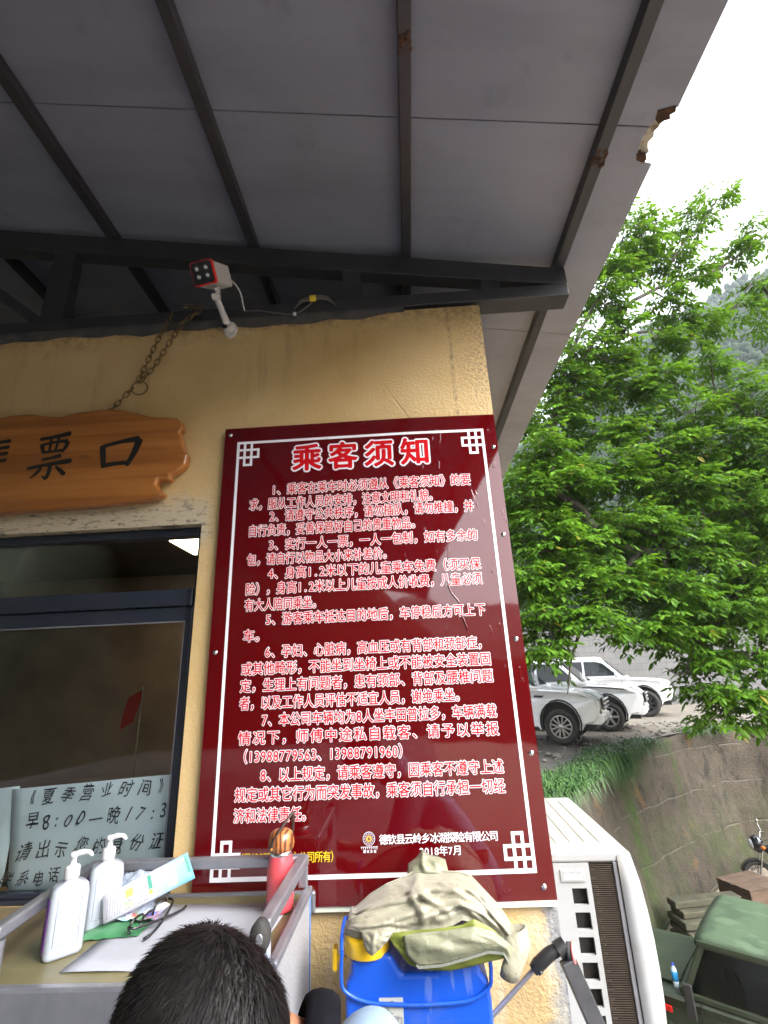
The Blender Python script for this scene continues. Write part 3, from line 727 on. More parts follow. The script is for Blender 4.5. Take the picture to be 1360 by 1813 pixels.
obj('end_hole', MB().lathe([(.0075, 0), (.0075, .002), (.006, .0022)], 14, (.353, -.526, 1.120), (.05, -1, .1), sy=1.5), M['alu'], cart)
po = MB(); po.tube([(.352, -.478, .06), (.350, -.478, 1.112)], .0145, 14); obj('post', po, pmat('post_paint', (.34,.39,.48), (.28,.32,.39), 9, .3), cart)
obj('post', MB().box((.342, -.113, 1.063), (.367, -.095, 1.114)), alu, cart, bevel=.003)
obj('post', MB().tube([(-.235, -.478, .06), (-.235, -.478, 1.112)], .0145, 14), alu, cart)
obj('post', MB().tube([(-.262, -.105, .06), (-.262, -.105, 1.112)], .0145, 14), alu, cart)
t = NT('embossed_aluminium')
vv = t.vor(120, vec=t.scaled((1, 1, 1)))
t.set(Base_Color=t.mix(t.noise(7, 5), (.34,.345,.37), (.42,.42,.44)), Metallic=.35, Roughness=.38, Normal=t.bump(vv, .35, .003))
obj('side_panel', MB().box((.3655, -.470, .20), (.3700, -.088, 1.050)), t.m, cart)
obj('panel_trim', MB().bar((.3675, -.087, 1.0535), (.3675, -.474, 1.0535), .022, .018), alu, cart, bevel=.005)
obj('panel_trim', MB().box((.3650, -.0875, .20), (.3725, -.078, 1.048)), pmat('blue_film', (.10,.20,.42), None, rough=.3), cart)
obj('front_panel', MB().box((-.70, -.470, .25), (.330, -.4655, .955)), pmat('pinkish_panel', (.20,.175,.18), (.16,.14,.145), 5, .5), cart)
obj('shelf', MB().box((-.26, -.46, .22), (.360, -.09, .235)), alu, cart)
for x in (-.24, .35):
    for yv in (-.46, -.11):
        obj('wheel', MB().lathe([(.02, -.012), (.038, -.012), (.04, -.006), (.04, .006), (.038, .012), (.02, .012)], 18, (x, yv, .041), (1, 0, 0)), M['black_rubber'], cart)
ledge = thing('wooden_ledge', 'tan wooden board beside the cart, below the window at the left edge of the photo', 'board', (-.62, -.22, 0))
tan = pmat('worn_tan_board', (.21,.16,.085), (.14,.10,.05), 6, .55, bump=.1)
obj('top', MB().box((-.95, -.4515, .985), (-.305, -.040, 1.012)), tan, ledge, bevel=.003)
obj('leg', MB().box((-.93, -.44, 0), (-.88, -.40, .984)), tan, ledge); obj('leg', MB().box((-.93, -.10, 0), (-.88, -.06, .984)), tan, ledge)
obj('leg', MB().box((-.36, -.10, 0), (-.315, -.06, .984)), tan, ledge); obj('leg', MB().box((-.36, -.44, 0), (-.315, -.40, .984)), tan, ledge)

# ------------------------------------------------------------------ things on the cart
t = NT('cloudy_plastic'); t.set(Base_Color=(.36,.39,.44), Roughness=.28, Subsurface_Weight=.25, Subsurface_Radius=(.02,.02,.02), Coat_Weight=.3)
M['bottle'] = t.m
purple = pmat('purple_label', (.16,.03,.30), (.10,.02,.22), 14, .35)
def sanitizer(label, x, yv, rz, h=.146, w=.041, dpt=.028):
    s = thing('sanitizer_bottle', label, 'pump bottle', (x, yv, TZ+.0005), rz, 'pump bottles of hand sanitizer on the cart')
    rows = []
    for k, (z, f) in enumerate(((0, .88), (.004, .97), (.010, 1), (h-.022, 1.0), (h-.008, .93), (h-.002, .75), (h+.004, .42), (h+.010, .36))):
        rows.append([Vector((a*f if f > .5 else a*f*.8, b*f if f > .5 else b*f*1.15, z)) for a, b in rrect(w, dpt, .014, 5)])
    mb = MB().grid(rows, True, True); mb.add(rows[0], [tuple(range(len(rows[0])-1, -1, -1))]); mb.add(rows[-1], [tuple(range(len(rows[-1])))])
    obj('body', mb, M['bottle'], s, local=True, weld=True)
    e = MB(); e.tube([(w*.62*a, -dpt-.0006, h*.52+h*.33*b) for a, b in [(1,1),(1,-1),(-1,-1),(-1,1)]], .0012, 6, closed=True); obj('embossed_frame', e, M['bottle'], s, local=True)
    obj('label', MB().box((-w-.0012, -dpt*.55, h*.12), (-w+.004, dpt*.55, h*.82)), purple, s, local=True, bevel=.001)
    c = MB(); c.lathe([(.0165, h+.008), (.0170, h+.010), (.0170, h+.030), (.0150, h+.034), (.0075, h+.036), (.0065, h+.050), (.0105, h+.052), (.0105, h+.060), (.008, h+.063), (0, h+.0635)], 20)
    obj('collar', c, M['white_plastic'], s, local=True)
    n_ = MB(); n_.tube(curve_pts([(0, 0, h+.056), (.018, -.010, h+.060), (.030, -.018, h+.058), (.036, -.021, h+.050)], 5), [.007]*6+[.0055]*6+[.0045]*4, 10); obj('nozzle', n_, M['white_plastic'], s, local=True)
    return s
sanitizer('white pump sanitizer bottle standing nearest the front edge of the cart', -.180, -.335, R(44))
sanitizer('white pump sanitizer bottle half hidden behind the nearer one, beside the folded leaflet', -.166, -.205, R(40))

pst2 = tag(obj('paper_sheet', MB().grid([[Vector((-.128+.018*i/6+ (.42+.012*i/6)*j/10, -.415+.325*i/6, TZ+.0016+.0012*math.sin(i+j*.8)*(1 if 0<i<6 else 1.6))) for j in range(11)] for i in range(7)]), pmat('white_paper', (.34,.35,.39), (.30,.31,.345), 4, .55), None, solid=.0006), 'large white paper sheet lying flat on the cart in front of the black haired person', 'paper')
th = thing('thermos_bottle', 'pink thermos bottle with wood grain lid standing in the rail corner of the cart', 'bottle', (.298, -.140, TZ+.003))
t = NT('pink_enamel'); t.set(Base_Color=(.62,.07,.085), Roughness=.26, Coat_Weight=.5, Coat_Roughness=.1)
obj('body', MB().lathe([(.033, 0), (.0365, .003), (.0375, .010), (.0375, .085), (.0365, .100), (.034, .116), (.031, .128), (.0305, .130)], 32), t.m, th, local=True)
obj('neck_ring', MB().lathe([(.0305, .1302), (.0312, .131), (.0312, .139), (.030, .1395)], 32), M['chrome'], th, local=True)
t = NT('turned_wood'); v = t.n('ShaderNodeTexWave'); v.bands_direction = 'X'; v.inputs['Scale'].default_value = 26; v.inputs['Distortion'].default_value = 5; v.inputs['Detail'].default_value = 3; t.link(t.co, v.inputs[0])
t.set(Base_Color=t.mix(t.ramp(v.outputs['Fac'], .3, .8), (.42,.15,.045), (.11,.035,.012)), Roughness=.35, Coat_Weight=.2)
obj('lid', MB().lathe([(.031, .140), (.0345, .146), (.0365, .156), (.0355, .170), (.031, .182), (.022, .190), (.010, .193), (0, .1935)], 30), t.m, th, local=True)
brown_s = pmat('brown_strap', (.05,.028,.022), None, rough=.5)
sp = MB(); P_ = curve_pts([(-.020, -.034, .148), (-.014, -.040, .170), (.000, -.036, .192), (.014, -.022, .212), (.026, -.008, .226), (.030, -.002, .232)], 6)
sp.grid([[q+Vector((-.005, 0, -.003)), q+Vector((.005, 0, .003))] for q in P_]); 
P2 = curve_pts([(.030, -.002, .232), (.030, .010, .214), (.027, .022, .190), (.022, .030, .165)], 6); sp.grid([[q+Vector((-.005, 0, -.002)), q+Vector((.005, 0, .002))] for q in P2])
obj('strap', sp, brown_s, th, local=True, solid=.0035)
obj('rivet', MB().lathe([(.0045, 0), (.004, .002), (0, .0025)], 12, (-.019, -.037, .152), (-.4, -1, .1)), pmat('copper', (.55,.25,.06), None, rough=.3, metal=.6), th, local=True)

# leaflet leaning on the rail
lf = thing('folded_leaflet', 'white and sky blue printed leaflet leaning at a slant against the rear rail', 'leaflet', (-.05, -.19, 1.09))
A, B_, C_, D_ = Vector((-.132, -.25, 1.045)), Vector((.051, -.128, 1.100)), Vector((.021, -.124, 1.162)), Vector((-.145, -.245, 1.102))
lu = lambda u, v, d: (A*(1-u)+B_*u)*(1-v)+(D_*(1-u)+C_*u)*v + lnor*(d+.004*math.sin(u*PI))
lnor = (B_-A).cross(D_-A).normalized(); lnor = lnor if lnor.y < 0 else -lnor
t = NT('leaflet_paper'); X = t.xyz()
t.set(Base_Color=t.mix(t.step(X[0], -.05, .03), (.42,.415,.46), (.13,.33,.45)), Roughness=.4)
obj('sheet', MB().grid([[lu(i/12, j/5, 0) for j in range(6)] for i in range(13)]), t.m, lf, solid=.0012)
def lrect(mb, u0, v0, u1, v1, d=.0012):
    k = max(2, int((u1-u0)*30)); mb.grid([[lu(u0+(u1-u0)*i/k, v0, d), lu(u0+(u1-u0)*i/k, v1, d)] for i in range(k+1)], False)
r3 = random.Random(5); gp_ = pmat('grey_print', (.08,.08,.12), None, rough=.5)
for u0, u1 in ((.03, .19), (.36, .47), (.56, .70), (.82, .94)):
    u = u0; tx = MB()
    while u < u1:
        v1 = r3.uniform(.70, .93); v0 = .10 if u0 < .5 else .15
        v = v0
        while v < v1-.03:
            l_ = r3.uniform(.03, .09); lrect(tx, u, v, u+.0055, min(v+l_, v1)); v += l_+.016
        u += .0165
    obj('print_column', tx, gp_, lf)
g1 = MB(); lrect(g1, .49, .42, .535, .92); gp_m = pmat('green_print', (.02,.20,.14), None, rough=.5); obj('green_heading', g1, gp_m, lf); g1 = MB(); lrect(g1, .945, .30, .975, .92); obj('green_heading', g1, gp_m, lf)
g1 = MB(); lrect(g1, .24, .52, .325, .82); obj('yellow_picture', g1, pmat('yellow_print', (.72,.55,.06), (.35,.25,.08), 90, .5), lf)
ph_m = pmat('photo_print', (.42,.46,.30), (.10,.14,.16), 160, .5)
for uv in ((.225, .12, .32, .45), (.74, .50, .80, .82), (.735, .12, .80, .42)):
    g1 = MB(); lrect(g1, *uv); obj('photo_picture', g1, ph_m, lf)
g1 = MB(); lrect(g1, .485, .24, .53, .40); obj('orange_picture', g1, pmat('orange_print', (.80,.22,.03), (.7,.45,.05), 90, .5), lf)

# clear plastic bag and green packet
t = NT('clear_film'); tr = t.n('ShaderNodeBsdfTransparent'); tr.inputs[0].default_value = (.80,.85,.92,1)
gl = t.n('ShaderNodeBsdfPrincipled'); gl.inputs['Base Color'].default_value = (.55,.62,.72,1); gl.inputs['Roughness'].default_value = .12
mx = t.n('ShaderNodeMixShader'); mx.inputs[0].default_value = .42; t.link(tr.outputs[0], mx.inputs[1]); t.link(gl.outputs[0], mx.inputs[2]); t.link(mx.outputs[0], t.out.inputs[0])
def crumple(c, r, seed, n=26, m=16, amp=.25):
    q = random.Random(seed); K = [(Vector((q.uniform(-1, 1), q.uniform(-1, 1), q.uniform(-1, 1))).normalized()*q.uniform(2, 7), q.uniform(0, 6)) for _ in range(14)]
    rows = []
    for i in range(m+1):
        ph = PI*i/m-PI/2; row = []
        for j in range(n):
            a = 2*PI*j/n; d = Vector((math.cos(ph)*math.cos(a), math.cos(ph)*math.sin(a), math.sin(ph)))
            f = 1+amp*sum(abs(math.sin(k.dot(d)+o))-.6 for k, o in K)/5
            row.append(Vector(c)+Vector((d.x*r[0]*f, d.y*r[1]*f, max(d.z*r[2]*f, -r[2]*.92))))
        rows.append(row)
    return MB().grid(rows, False, True)
tag(obj('plastic_bag', crumple((-.105, -.155, TZ+.05), (.055, .045, .054), 4, 30, 18, .35), t.m), 'crumpled clear plastic bag tucked behind the folded leaflet', 'plastic bag')
pk = thing('tissue_packet', 'flat green and white patterned packet lying under the slanted leaflet', 'packet', (-.10, -.235, TZ))
pk_m = pmat('green_packet', (.035,.15,.06), (.10,.26,.14), 20, .35)
obj('wrapper', MB().grid([[Vector((-.185+.155*i/14, -.285+.085*j/7+.02*i/14, TZ+.004+.013*math.sin(PI*min(1, max(0, i/14)))**.5*math.sin(PI*j/7)**.5+.0012*math.sin(i*2.1+j*1.7))) for j in range(8)] for i in range(15)]), pk_m, pk)
t = NT('packet_print'); vc = t.vor(40, out='Color'); hs = t.n('ShaderNodeHueSaturation'); hs.inputs['Saturation'].default_value = .8; hs.inputs['Value'].default_value = .6; t.link(vc, hs.inputs['Color'])
t.set(Base_Color=t.mix(t.ramp(t.noise(18, 3), .45, .55), hs.outputs[0], (.70,.70,.78)), Roughness=.3)
obj('pattern_sheet', MB().grid([[Vector((-.165+.155*i/12, -.225+.085*j/6, TZ+.022+.012*math.sin(i*.5)*math.sin(j*.6)+.10*0+.003*math.sin(i*1.9+j))) for j in range(7)] for i in range(13)]), t.m, pk)

# spectacles
gs = thing('spectacles', 'black framed folded spectacles lying on the white paper sheet', 'glasses', (-.04, -.2, TZ))
bk = pmat('black_acetate', (.010,.009,.011), None, rough=.22, coat=.4)
g0, g1_, = Vector((-.060, -.300, TZ+.006)), Vector((-.030, -.095, TZ+.006)); gd = (g1_-g0).normalized(); gu = Vector((.25, -.05, .95)).normalized()
fr = MB()
for c0 in (.27, .73):
    c = g0.lerp(g1_, c0)+gu*.016
    ring = [c+gd*.026*math.copysign(abs(math.cos(a))**.8, math.cos(a))+gu*.017*math.copysign(abs(math.sin(a))**.8, math.sin(a)) for a in [2*PI*i/24 for i in range(24)]]
    fr.tube(ring, .0030, 8, closed=True)
fr.tube([g0.lerp(g1_, .42)+gu*.02, g0.lerp(g1_, .5)+gu*.024, g0.lerp(g1_, .58)+gu*.02], .003, 8)
obj('frame', fr, bk, gs)
pr = Vector((.055, -.006, 0))
for o_, e_, in ((g0+gd*.022+gu*.022, .05), (g1_-gd*.018+gu*.022, -.0)):
    d2 = gd if o_ is not None and e_ > 0 else -gd
    tp = MB(); tp.tube(curve_pts([o_, o_+pr*.35+d2*.01-Vector((0,0,.004)), o_+pr*.85+d2*.09-Vector((0,0,.012)), o_+pr*1.0+d2*.145-Vector((0,0,.018)), o_+pr*.92+d2*.172-Vector((0,0,.020))], 6), [.0032]*20+[.0042]*5, 8); obj('temple', tp, bk, gs)

# ------------------------------------------------------------------ knapsack sprayer
SX0, SX1, SY0, SY1, SZ0, SZ1 = .492, .842, -.300, -.085, .502, .985
spr = thing('knapsack_sprayer', 'blue plastic knapsack sprayer tank with yellow cap standing against the wall', 'sprayer', (.667, -.2, SZ0))
t = NT('blue_polyethylene'); bs_ = t.mix(t.noise(3, 3), (.003,.060,.43), (.005,.085,.55))
bs_ = t.mix(t.math('MULTIPLY', t.ramp(t.noise(9, 9, .75), .52, .68), .30), bs_, (.10,.14,.30))
bs_ = t.mix(t.math('MULTIPLY', t.ramp(t.noise(24, 3, .5, vec=t.scaled((1, 1, .15))), .68, .71), .35), bs_, (.16,.22,.42))
t.set(Base_Color=bs_, Roughness=t.math('ADD', .28, t.math('MULTIPLY', t.noise(6, 7, .7), .3)), Coat_Weight=.25, Coat_Roughness=.2, Normal=t.bump(t.noise(40, 3), .04, .002))
blue = t.m
tk = MB(); cxm = (SX0+SX1)/2
prof = [(-.168, 0), (.168, 0), (.170, .40), (.166, .435), (.150, .452), (.146, .478), (.128, .490), (.068, .490), (.048, .452), (-.036, .452), (-.060, .490), (-.140, .490), (-.154, .478), (-.156, .452), (-.168, .435), (-.170, .40)]
tk.prism(prof, SY0, SY1, lambda a, b, d: Vector((cxm+a, d, SZ0+b)))
obj('tank', tk, blue, spr, bevel=.013, seg=3)
# rim moulded round the shoulder with its chamfered corners
rim = MB(); rp = [(-.176, .50), (-.178, .455), (-.170, .425), (-.118, .404), (-.03, .398), (.03, .398), (.118, .404), (.164, .426), (.172, .448), (.173, .475), (.165, .500)]
rim.tube(curve_pts([(cxm+a, SY0-.004, SZ0+b) for a, b in rp], 4), .0045, 8)
obj('carry_bail', rim, blue, spr)
obj('bail_side', MB().tube(curve_pts([(cxm-.176, SY0-.006, SZ0+.50), (cxm-.180, SY0+.03, SZ0+.518), (cxm-.180, -.20, SZ0+.525), (cxm-.176, -.12, SZ0+.48)], 5), .0045, 8), blue, spr)
ycap = pmat('yellow_plastic', (.80,.50,.015), (.70,.42,.012), 8, .35)
cp = MB(); n_ = 40
for (r0, z0), (r1, z1) in zip([(.052, 0), (.054, .004), (.054, .030), (.050, .037)], [(.054, .004), (.054, .030), (.050, .037), (.0, .039)]):
    rr = [[Vector((SX0+.056+r*(1+.012*(j % 2))*math.cos(2*PI*j/n_), -.262+r*(1+.012*(j % 2))*math.sin(2*PI*j/n_), SZ0+.484+z)) for j in range(n_)] for r, z in ((r0, z0), (r1, z1))]
    cp.grid(rr, True, True)
obj('filler_cap', cp, ycap, spr, weld=True)
obj('strap_hook', MB().box((SX0-.030, -.27, SZ0+.445), (SX0-.018, -.24, SZ0+.490)).box((SX0-.0185, -.26, SZ0+.46), (SX0+.004, -.25, SZ0+.472)), ycap, spr, bevel=.004)
stk_ = obj('paper_label', MB().box((.576, SY0-.0014, .820), (.632, SY0-.0002, .912)), pmat('label_paper', (.40,.41,.38), (.33,.34,.31), 12, .6), spr)
lt = MB(); line(lt, "隔离压力", .5800, .629, .872, .0150, 0, FW, SY0-.0020, random.Random(2))
lt.tube([(.606+.010*math.cos(a), SY0-.0020, .895+.011*math.sin(a)) for a in [2*PI*i/14 for i in range(12)]], .0007, 5)
obj('pencil_writing', lt, pmat('pencil', (.10,.11,.14), None, rough=.6), spr)
ln = MB(); ln.tube([(.846, -.11, .770), (.975, -.105, .868)], .0062, 10); obj('lance', ln, pmat('lance_steel', (.30,.29,.30), None, rough=.3, metal=.7), spr)
gp = MB(); gp.tube([(.972, -.105, .866), (.985, -.105, .876), (1.020, -.105, .900), (1.050, -.104, .912)], [.0135, .017, .0165, .014], 12); gp.tube([(.985, -.112, .872), (.990, -.118, .862)], [.008, .006], 8)
gp.tube([(1.042, -.104, .905), (1.066, -.102, .918)], [.022, .020], 14)
obj('grip', gp, M['black_plastic'], spr)
obj('valve_knob', MB().lathe([(.020, 0), (.024, .003), (.024, .011), (.018, .014)], 18, (1.068, -.103, .900), (.85, -.4, .1)), M['black_rubber'], spr)
obj('red_ring', MB().lathe([(.0245, 0), (.027, .002), (.027, .006), (.0245, .008)], 20, (1.082, -.108, .900), (.85, -.4, .1)), pmat('faded_red', (.80,.22,.20), None, rough=.5), spr)
bar_ = tag(obj('metal_bar', MB().bar((1.062, -.118, .893), (1.395, -.150, .010), .042, .030, up=(0, -1, .2)), pmat('dark_bar_paint', (.05,.05,.055), (.075,.075,.08), 20, .4, metal=.3), bevel=.003), 'dark grey flat metal bar leaning diagonally against the wall corner beside the air conditioner', 'metal bar')

# ------------------------------------------------------------------ air conditioner outdoor unit
ac = thing('air_conditioner', 'white outdoor air conditioner unit with bare coil facing out at the wall corner', 'air conditioner', (1.262, .56, .40), R(-2.2))
acw, acl, ach = .130, .365, .638
wp = M['white_paint']
obj('casing', MB().box((-acw+.004, -acl+.03, .02), (acw-.03, acl, ach-.004)), pmat('ac_inside', (.035,.028,.024), None, rough=.7), ac, local=True)
lidp = MB(); lidp.box((-acw-.004, -acl-.004, ach-.030), (acw+.003, acl+.004, ach)); obj('lid', lidp, wp, ac, local=True, bevel=.007, seg=3)
rb = MB()
for i in range(4):
    x = -.085+.05*i; rb.box((x, -acl+.09, ach-.0005), (x+.007, acl-.07, ach+.0035))
obj('lid_rib', rb, wp, ac, local=True, bevel=.002)
fr = MB(); y0, y1 = -acl-.001, -acl+.012
fx0, fx1 = -acw, -.004
hz = [(ach-.148-.0650*i, ach-.148-.0650*i+.046) for i in range(9)]
hx0, hx1 = -.068, -.020
fr.box((fx0, y0, 0), (hx0, y1, ach-.031)); fr.box((hx1, y0, 0), (fx1, y1, ach-.031))
zt = ach-.031
for z0, z1 in hz:
    if z0 < .01: continue
    fr.box((hx0, y0, z1), (hx1, y1, zt)); zt = z0
fr.box((hx0, y0, 0), (hx1, y1, zt))
obj('guard_frame', fr, wp, ac, local=True)
hd = MB(); hd.box((-.100, y0-.004, ach-.084), (-.022, y0, ach-.048)); obj('handle_plate', hd, wp, ac, local=True, bevel=.003)
obj('handle_slot', MB().box((-.092, y0-.0052, ach-.079), (-.032, y0-.0035, ach-.063)), pmat('slot_grey', (.38,.38,.36), None, rough=.5), ac, local=True, bevel=.002)
for i in range(3): obj('screw', MB().lathe([(.0025, 0), (.002, .001), (0, .0013)], 8, (-.086+.024*i, y0-.004, ach-.055), (0, -1, 0)), M['chrome'], ac, local=True)
obj('corner_strip', MB().box((-acw-.003, -acl-.002, 0), (-acw-.0005, -acl+.05, ach-.031)), pmat('aged_cream', (.42,.39,.31), (.36,.33,.26), 5, .45), ac, local=True)
fins = MB()
for i in range(105):
    z = .01+i*.0057; fins.box((fx1+.002, -acl+.004, z), (.074, -acl+.020, z+.0032))
obj('coil_fins', fins, pmat('coil_brown', (.034,.025,.018), (.055,.040,.028), 30, .55, metal=.3), ac, local=True)
cl2 = MB()
for i in range(26):
    z = .02+i*.0225; cl2.tube([(fx1-.002, -acl+.012, z), (fx1+.020, -acl+.006, z+.003)], .0035, 6)
obj('coil_tube', cl2, pmat('tube_copper', (.10,.085,.07), None, rough=.4, metal=.5), ac, local=True)
obj('corner_post', MB().box((.0745, -acl-.001, 0), (.089, -acl+.012, ach-.031)), M['alu'], ac, local=True, bevel=.002)
fp = MB(); rows = []
for i in range(9):
    z = (ach-.012)*i/8; bul = .030*math.sin(PI*min(1, (1-i/8)*1.1))**.7 if i < 8 else 0
    rows.append([Vector((.0895, -acl-.006, z)), Vector((acw+.002, -acl-.004, z)), Vector((acw+.010+bul, -acl+.02, z)), Vector((acw+.012+bul, acl, z))])
fp.grid(rows); obj('front_panel', fp, wp, ac, local=True, solid=.003)
obj('bracket', MB().box((-.182, -.24, -.04), (acw, -.21, -.005)).box((-.182, -.24, -.30), (-.155, -.21, -.0405)), M['dark_steel'], ac, local=True)
obj('bracket', MB().box((-.182, .20, -.04), (acw, .23, -.005)).box((-.182, .20, -.30), (-.155, .23, -.0405)), M['dark_steel'], ac, local=True)
obj('base_pan', MB().box((-acw, -acl, -.004), (acw, acl, .012)), wp, ac, local=True)
obj('pipe_cover', MB().lathe([(.020, 0), (.022, .01), (.022, .05), (.016, .06), (0, .061)], 14, (.148, -acl-.012, .075), (.3, -.2, 1)), pmat('pale_blue_cap', (.42,.55,.66), None, rough=.4), ac, local=True)
# ------------------------------------------------------------------ jacket thrown over the sprayer
jk = thing('jacket', 'crumpled beige jacket with olive green lining thrown over the blue sprayer tank', 'jacket', (.70, -.24, .99))
def resample(P, n):
    P = [Vector(p) for p in P]; L = [0]
    for a, b in zip(P, P[1:]): L.append(L[-1]+(b-a).length)
    out = []
    for i in range(n):
        s = L[-1]*i/(n-1); k = 0
        while k < len(L)-2 and L[k+1] < s: k += 1
        u = (s-L[k])/max(1e-9, L[k+1]-L[k]); out.append(P[k].lerp(P[k+1], u))
    return out
def cloth(top_, bot_, nu, nv, bulge, folds, seed, up=.25, ragged=.002, hem=0):
    """sheet between two edge curves, pushed out by creases: folds = (u0, v0, angle, length, width, height)"""
    q = random.Random(seed); T = resample(top_, nu); B = resample(bot_, nu); rows = []
    wob = [(q.uniform(3, 9), q.uniform(3, 9), q.uniform(0, 6), q.uniform(.3, 1)) for _ in range(5)]
    for j in range(nv):
        v = j/(nv-1); row = []
        for i in range(nu):
            u = i/(nu-1); p = B[i].lerp(T[i], v)
            s = math.sin(PI*v); out_ = Vector((0, -1, .35)).normalized()
            d = bulge*s*(.6+.4*math.sin(PI*u))
            for u0, v0, an, ln_, wd, ht in folds:
                du, dv = (u-u0)*1.6, (v-v0); a = du*math.cos(an)+dv*math.sin(an); c = -du*math.sin(an)+dv*math.cos(an)
                c += .05*math.sin(a*7+u0*9)
                g = max(0, 1-abs(a)/ln_)**.7
                d += ht*g*max(0, 1-abs(c)/wd)**1.3
            for f1, f2, o, am in wob: d += .0022*am*math.sin(f1*u*3+f2*v*2+o)
            edge = min(1, min(u, 1-u)*7, min(v, 1-v)*6+hem)
            row.append(p+out_*d*(.15+.85*edge)+Vector((0, 0, up*0)))
        rows.append(row)
    return MB().grid(rows)
t = NT('beige_nylon')
cst = t.mix(t.noise(6, 5), (.22,.208,.150), (.265,.25,.18))
t.set(Base_Color=cst, Roughness=.50, Sheen_Weight=.15, Normal=t.bump(t.math('ADD', t.noise(60, 3), t.math('MULTIPLY', t.noise(16, 4, .6, 1.5), 2.2)), .35, .006))
nyl = t.m
t = NT('greygreen_nylon'); t.set(Base_Color=t.mix(t.noise(6, 5), (.165,.172,.112), (.21,.21,.14)), Roughness=.5, Normal=t.bump(t.math('ADD', t.noise(60, 3), t.math('MULTIPLY', t.noise(14, 4, .6, 1.2), 2.0)), .35, .006)); flap_m = t.m
t = NT('olive_lining'); t.set(Base_Color=t.mix(t.noise(9, 5), (.17,.20,.03), (.12,.145,.02)), Roughness=.55, Normal=t.bump(t.noise(26, 5, .6, 1.0), .4, .006)); lin_m = t.m
MT = [(.494,-.20,1.030),(.500,-.16,1.036),(.509,-.16,1.034),(.548,-.16,1.062),(.597,-.16,1.086),(.644,-.15,1.097),(.671,-.14,1.108),(.705,-.14,1.107),(.791,-.15,1.105),(.824,-.16,1.098),(.855,-.17,1.069),(.890,-.18,1.036),(.917,-.19,.995),(.931,-.20,.965)]
MBt = [(.502,-.285,1.036),(.514,-.30,1.042),(.541,-.318,1.044),(.556,-.322,1.046),(.621,-.315,1.040),(.688,-.318,1.036),(.753,-.318,1.050),(.781,-.315,1.062),(.818,-.315,1.052),(.853,-.315,1.033),(.88,-.30,1.010),(.905,-.27,.985),(.925,-.23,.958)]
q = random.Random(11); FO = []
for k in range(16): FO.append((q.uniform(.05, .95), q.uniform(.1, .9), q.choice([.25, -.35, .9, 2.2, 1.4, -.9])+q.uniform(-.3, .3), q.uniform(.25, .6), q.uniform(.04, .09), q.uniform(.006, .017)))
FO += [(.40, .5, 1.45, .55, .05, .022), (.46, .55, 1.75, .5, .05, .020), (.55, .25, .1, .5, .07, .020), (.72, .5, -.6, .5, .06, .020), (.82, .4, -.9, .6, .06, .022), (.22, .25, .25, .4, .06, .015), (.60, .6, 2.4, .3, .05, .016)]
obj('shell', cloth(MT, MBt, 84, 36, .045, FO, 1), nyl, jk, solid=.003)
obj('back_shell', cloth([(x*.96+.03, -.085, z-.06) for x, yv, z in MT[1:]], [(x, yv-.01, z+.002) for x, yv, z in MT[1:]], 40, 8, -.01, [], 2), nyl, jk, solid=.003)
LT = [(.600,-.312,1.035),(.647,-.318,1.044),(.733,-.322,1.050),(.778,-.324,1.056),(.809,-.325,1.068),(.851,-.320,1.045),(.880,-.305,1.015)]
LB = [(.622,-.318,1.012),(.650,-.325,.984),(.691,-.328,.975),(.745,-.328,.973),(.793,-.327,.979),(.837,-.325,.987),(.874,-.320,.990)]
obj('lining', cloth(LT, LB, 44, 14, .010, [(.15, .5, 1.3, .5, .05, .008), (.08, .5, 1.4, .5, .04, .007), (.75, .8, -.5, .4, .05, .008), (.5, .15, .05, .5, .05, .005)], 3), lin_m, jk, solid=.003)
FT = [(.640,-.330,1.040),(.677,-.334,1.047),(.751,-.336,1.052),(.807,-.338,1.058),(.850,-.335,1.047),(.884,-.325,1.020),(.902,-.310,.990)]
FB = [(.648,-.336,1.006),(.673,-.345,.990),(.728,-.347,.994),(.783,-.347,1.005),(.835,-.343,1.015),(.869,-.335,1.008),(.880,-.325,.985)]
obj('flap', cloth(FT, FB, 48, 14, .012, [(.3, .6, .3, .4, .08, .006), (.65, .5, -.35, .5, .08, .007), (.9, .5, -1.0, .4, .06, .008)], 4), flap_m, jk, solid=.003)
zz = MB()
for i, p in enumerate(resample([Vector(p)+Vector((0, -.003, -.0015)) for p in FB], 92)): 
    if 8 < i: zz.box((p.x-.0009, p.y-.0018, p.z-.0022), (p.x+.0009, p.y+.001, p.z+.0022))
obj('zip', zz, pmat('zip_grey', (.28,.29,.26), None, rough=.5), jk)
obj('hood', cloth([(.655,-.10,1.110),(.678,-.10,1.124),(.697,-.10,1.142),(.716,-.10,1.130),(.738,-.10,1.126),(.760,-.10,1.118)], [(.652,-.155,1.098),(.672,-.16,1.104),(.692,-.16,1.106),(.712,-.16,1.106),(.735,-.16,1.106),(.765,-.155,1.102)], 26, 10, .010, [(.42, .4, 1.5, .8, .12, .012), (.7, .5, 2.0, .4, .06, .006)], 5), flap_m, jk, solid=.003)
obj('tail', cloth([(.540,-.318,1.046),(.570,-.330,1.050),(.600,-.330,1.050),(.618,-.325,1.048)], [(.552,-.332,1.014),(.566,-.338,1.008),(.585,-.338,1.020),(.600,-.332,1.030)], 18, 10, .008, [(.4, .5, 1.2, .5, .10, .008)], 6), nyl, jk, solid=.003)
cu = MB(); rows = []
for k, (cx_2, cy_2, cz_2, r_) in enumerate([(.905,-.285,1.03,.030), (.908,-.300,1.000,.028), (.895,-.315,.985,.024), (.884,-.32,.968,.020), (.879,-.32,.955,.019)]):
    rows.append([Vector((cx_2+r_*math.cos(a)*(1+.08*math.sin(3*a+k)), cy_2+r_*.7*math.sin(a), cz_2+.006*math.cos(a+k))) for a in [2*PI*i/18 for i in range(18)]])
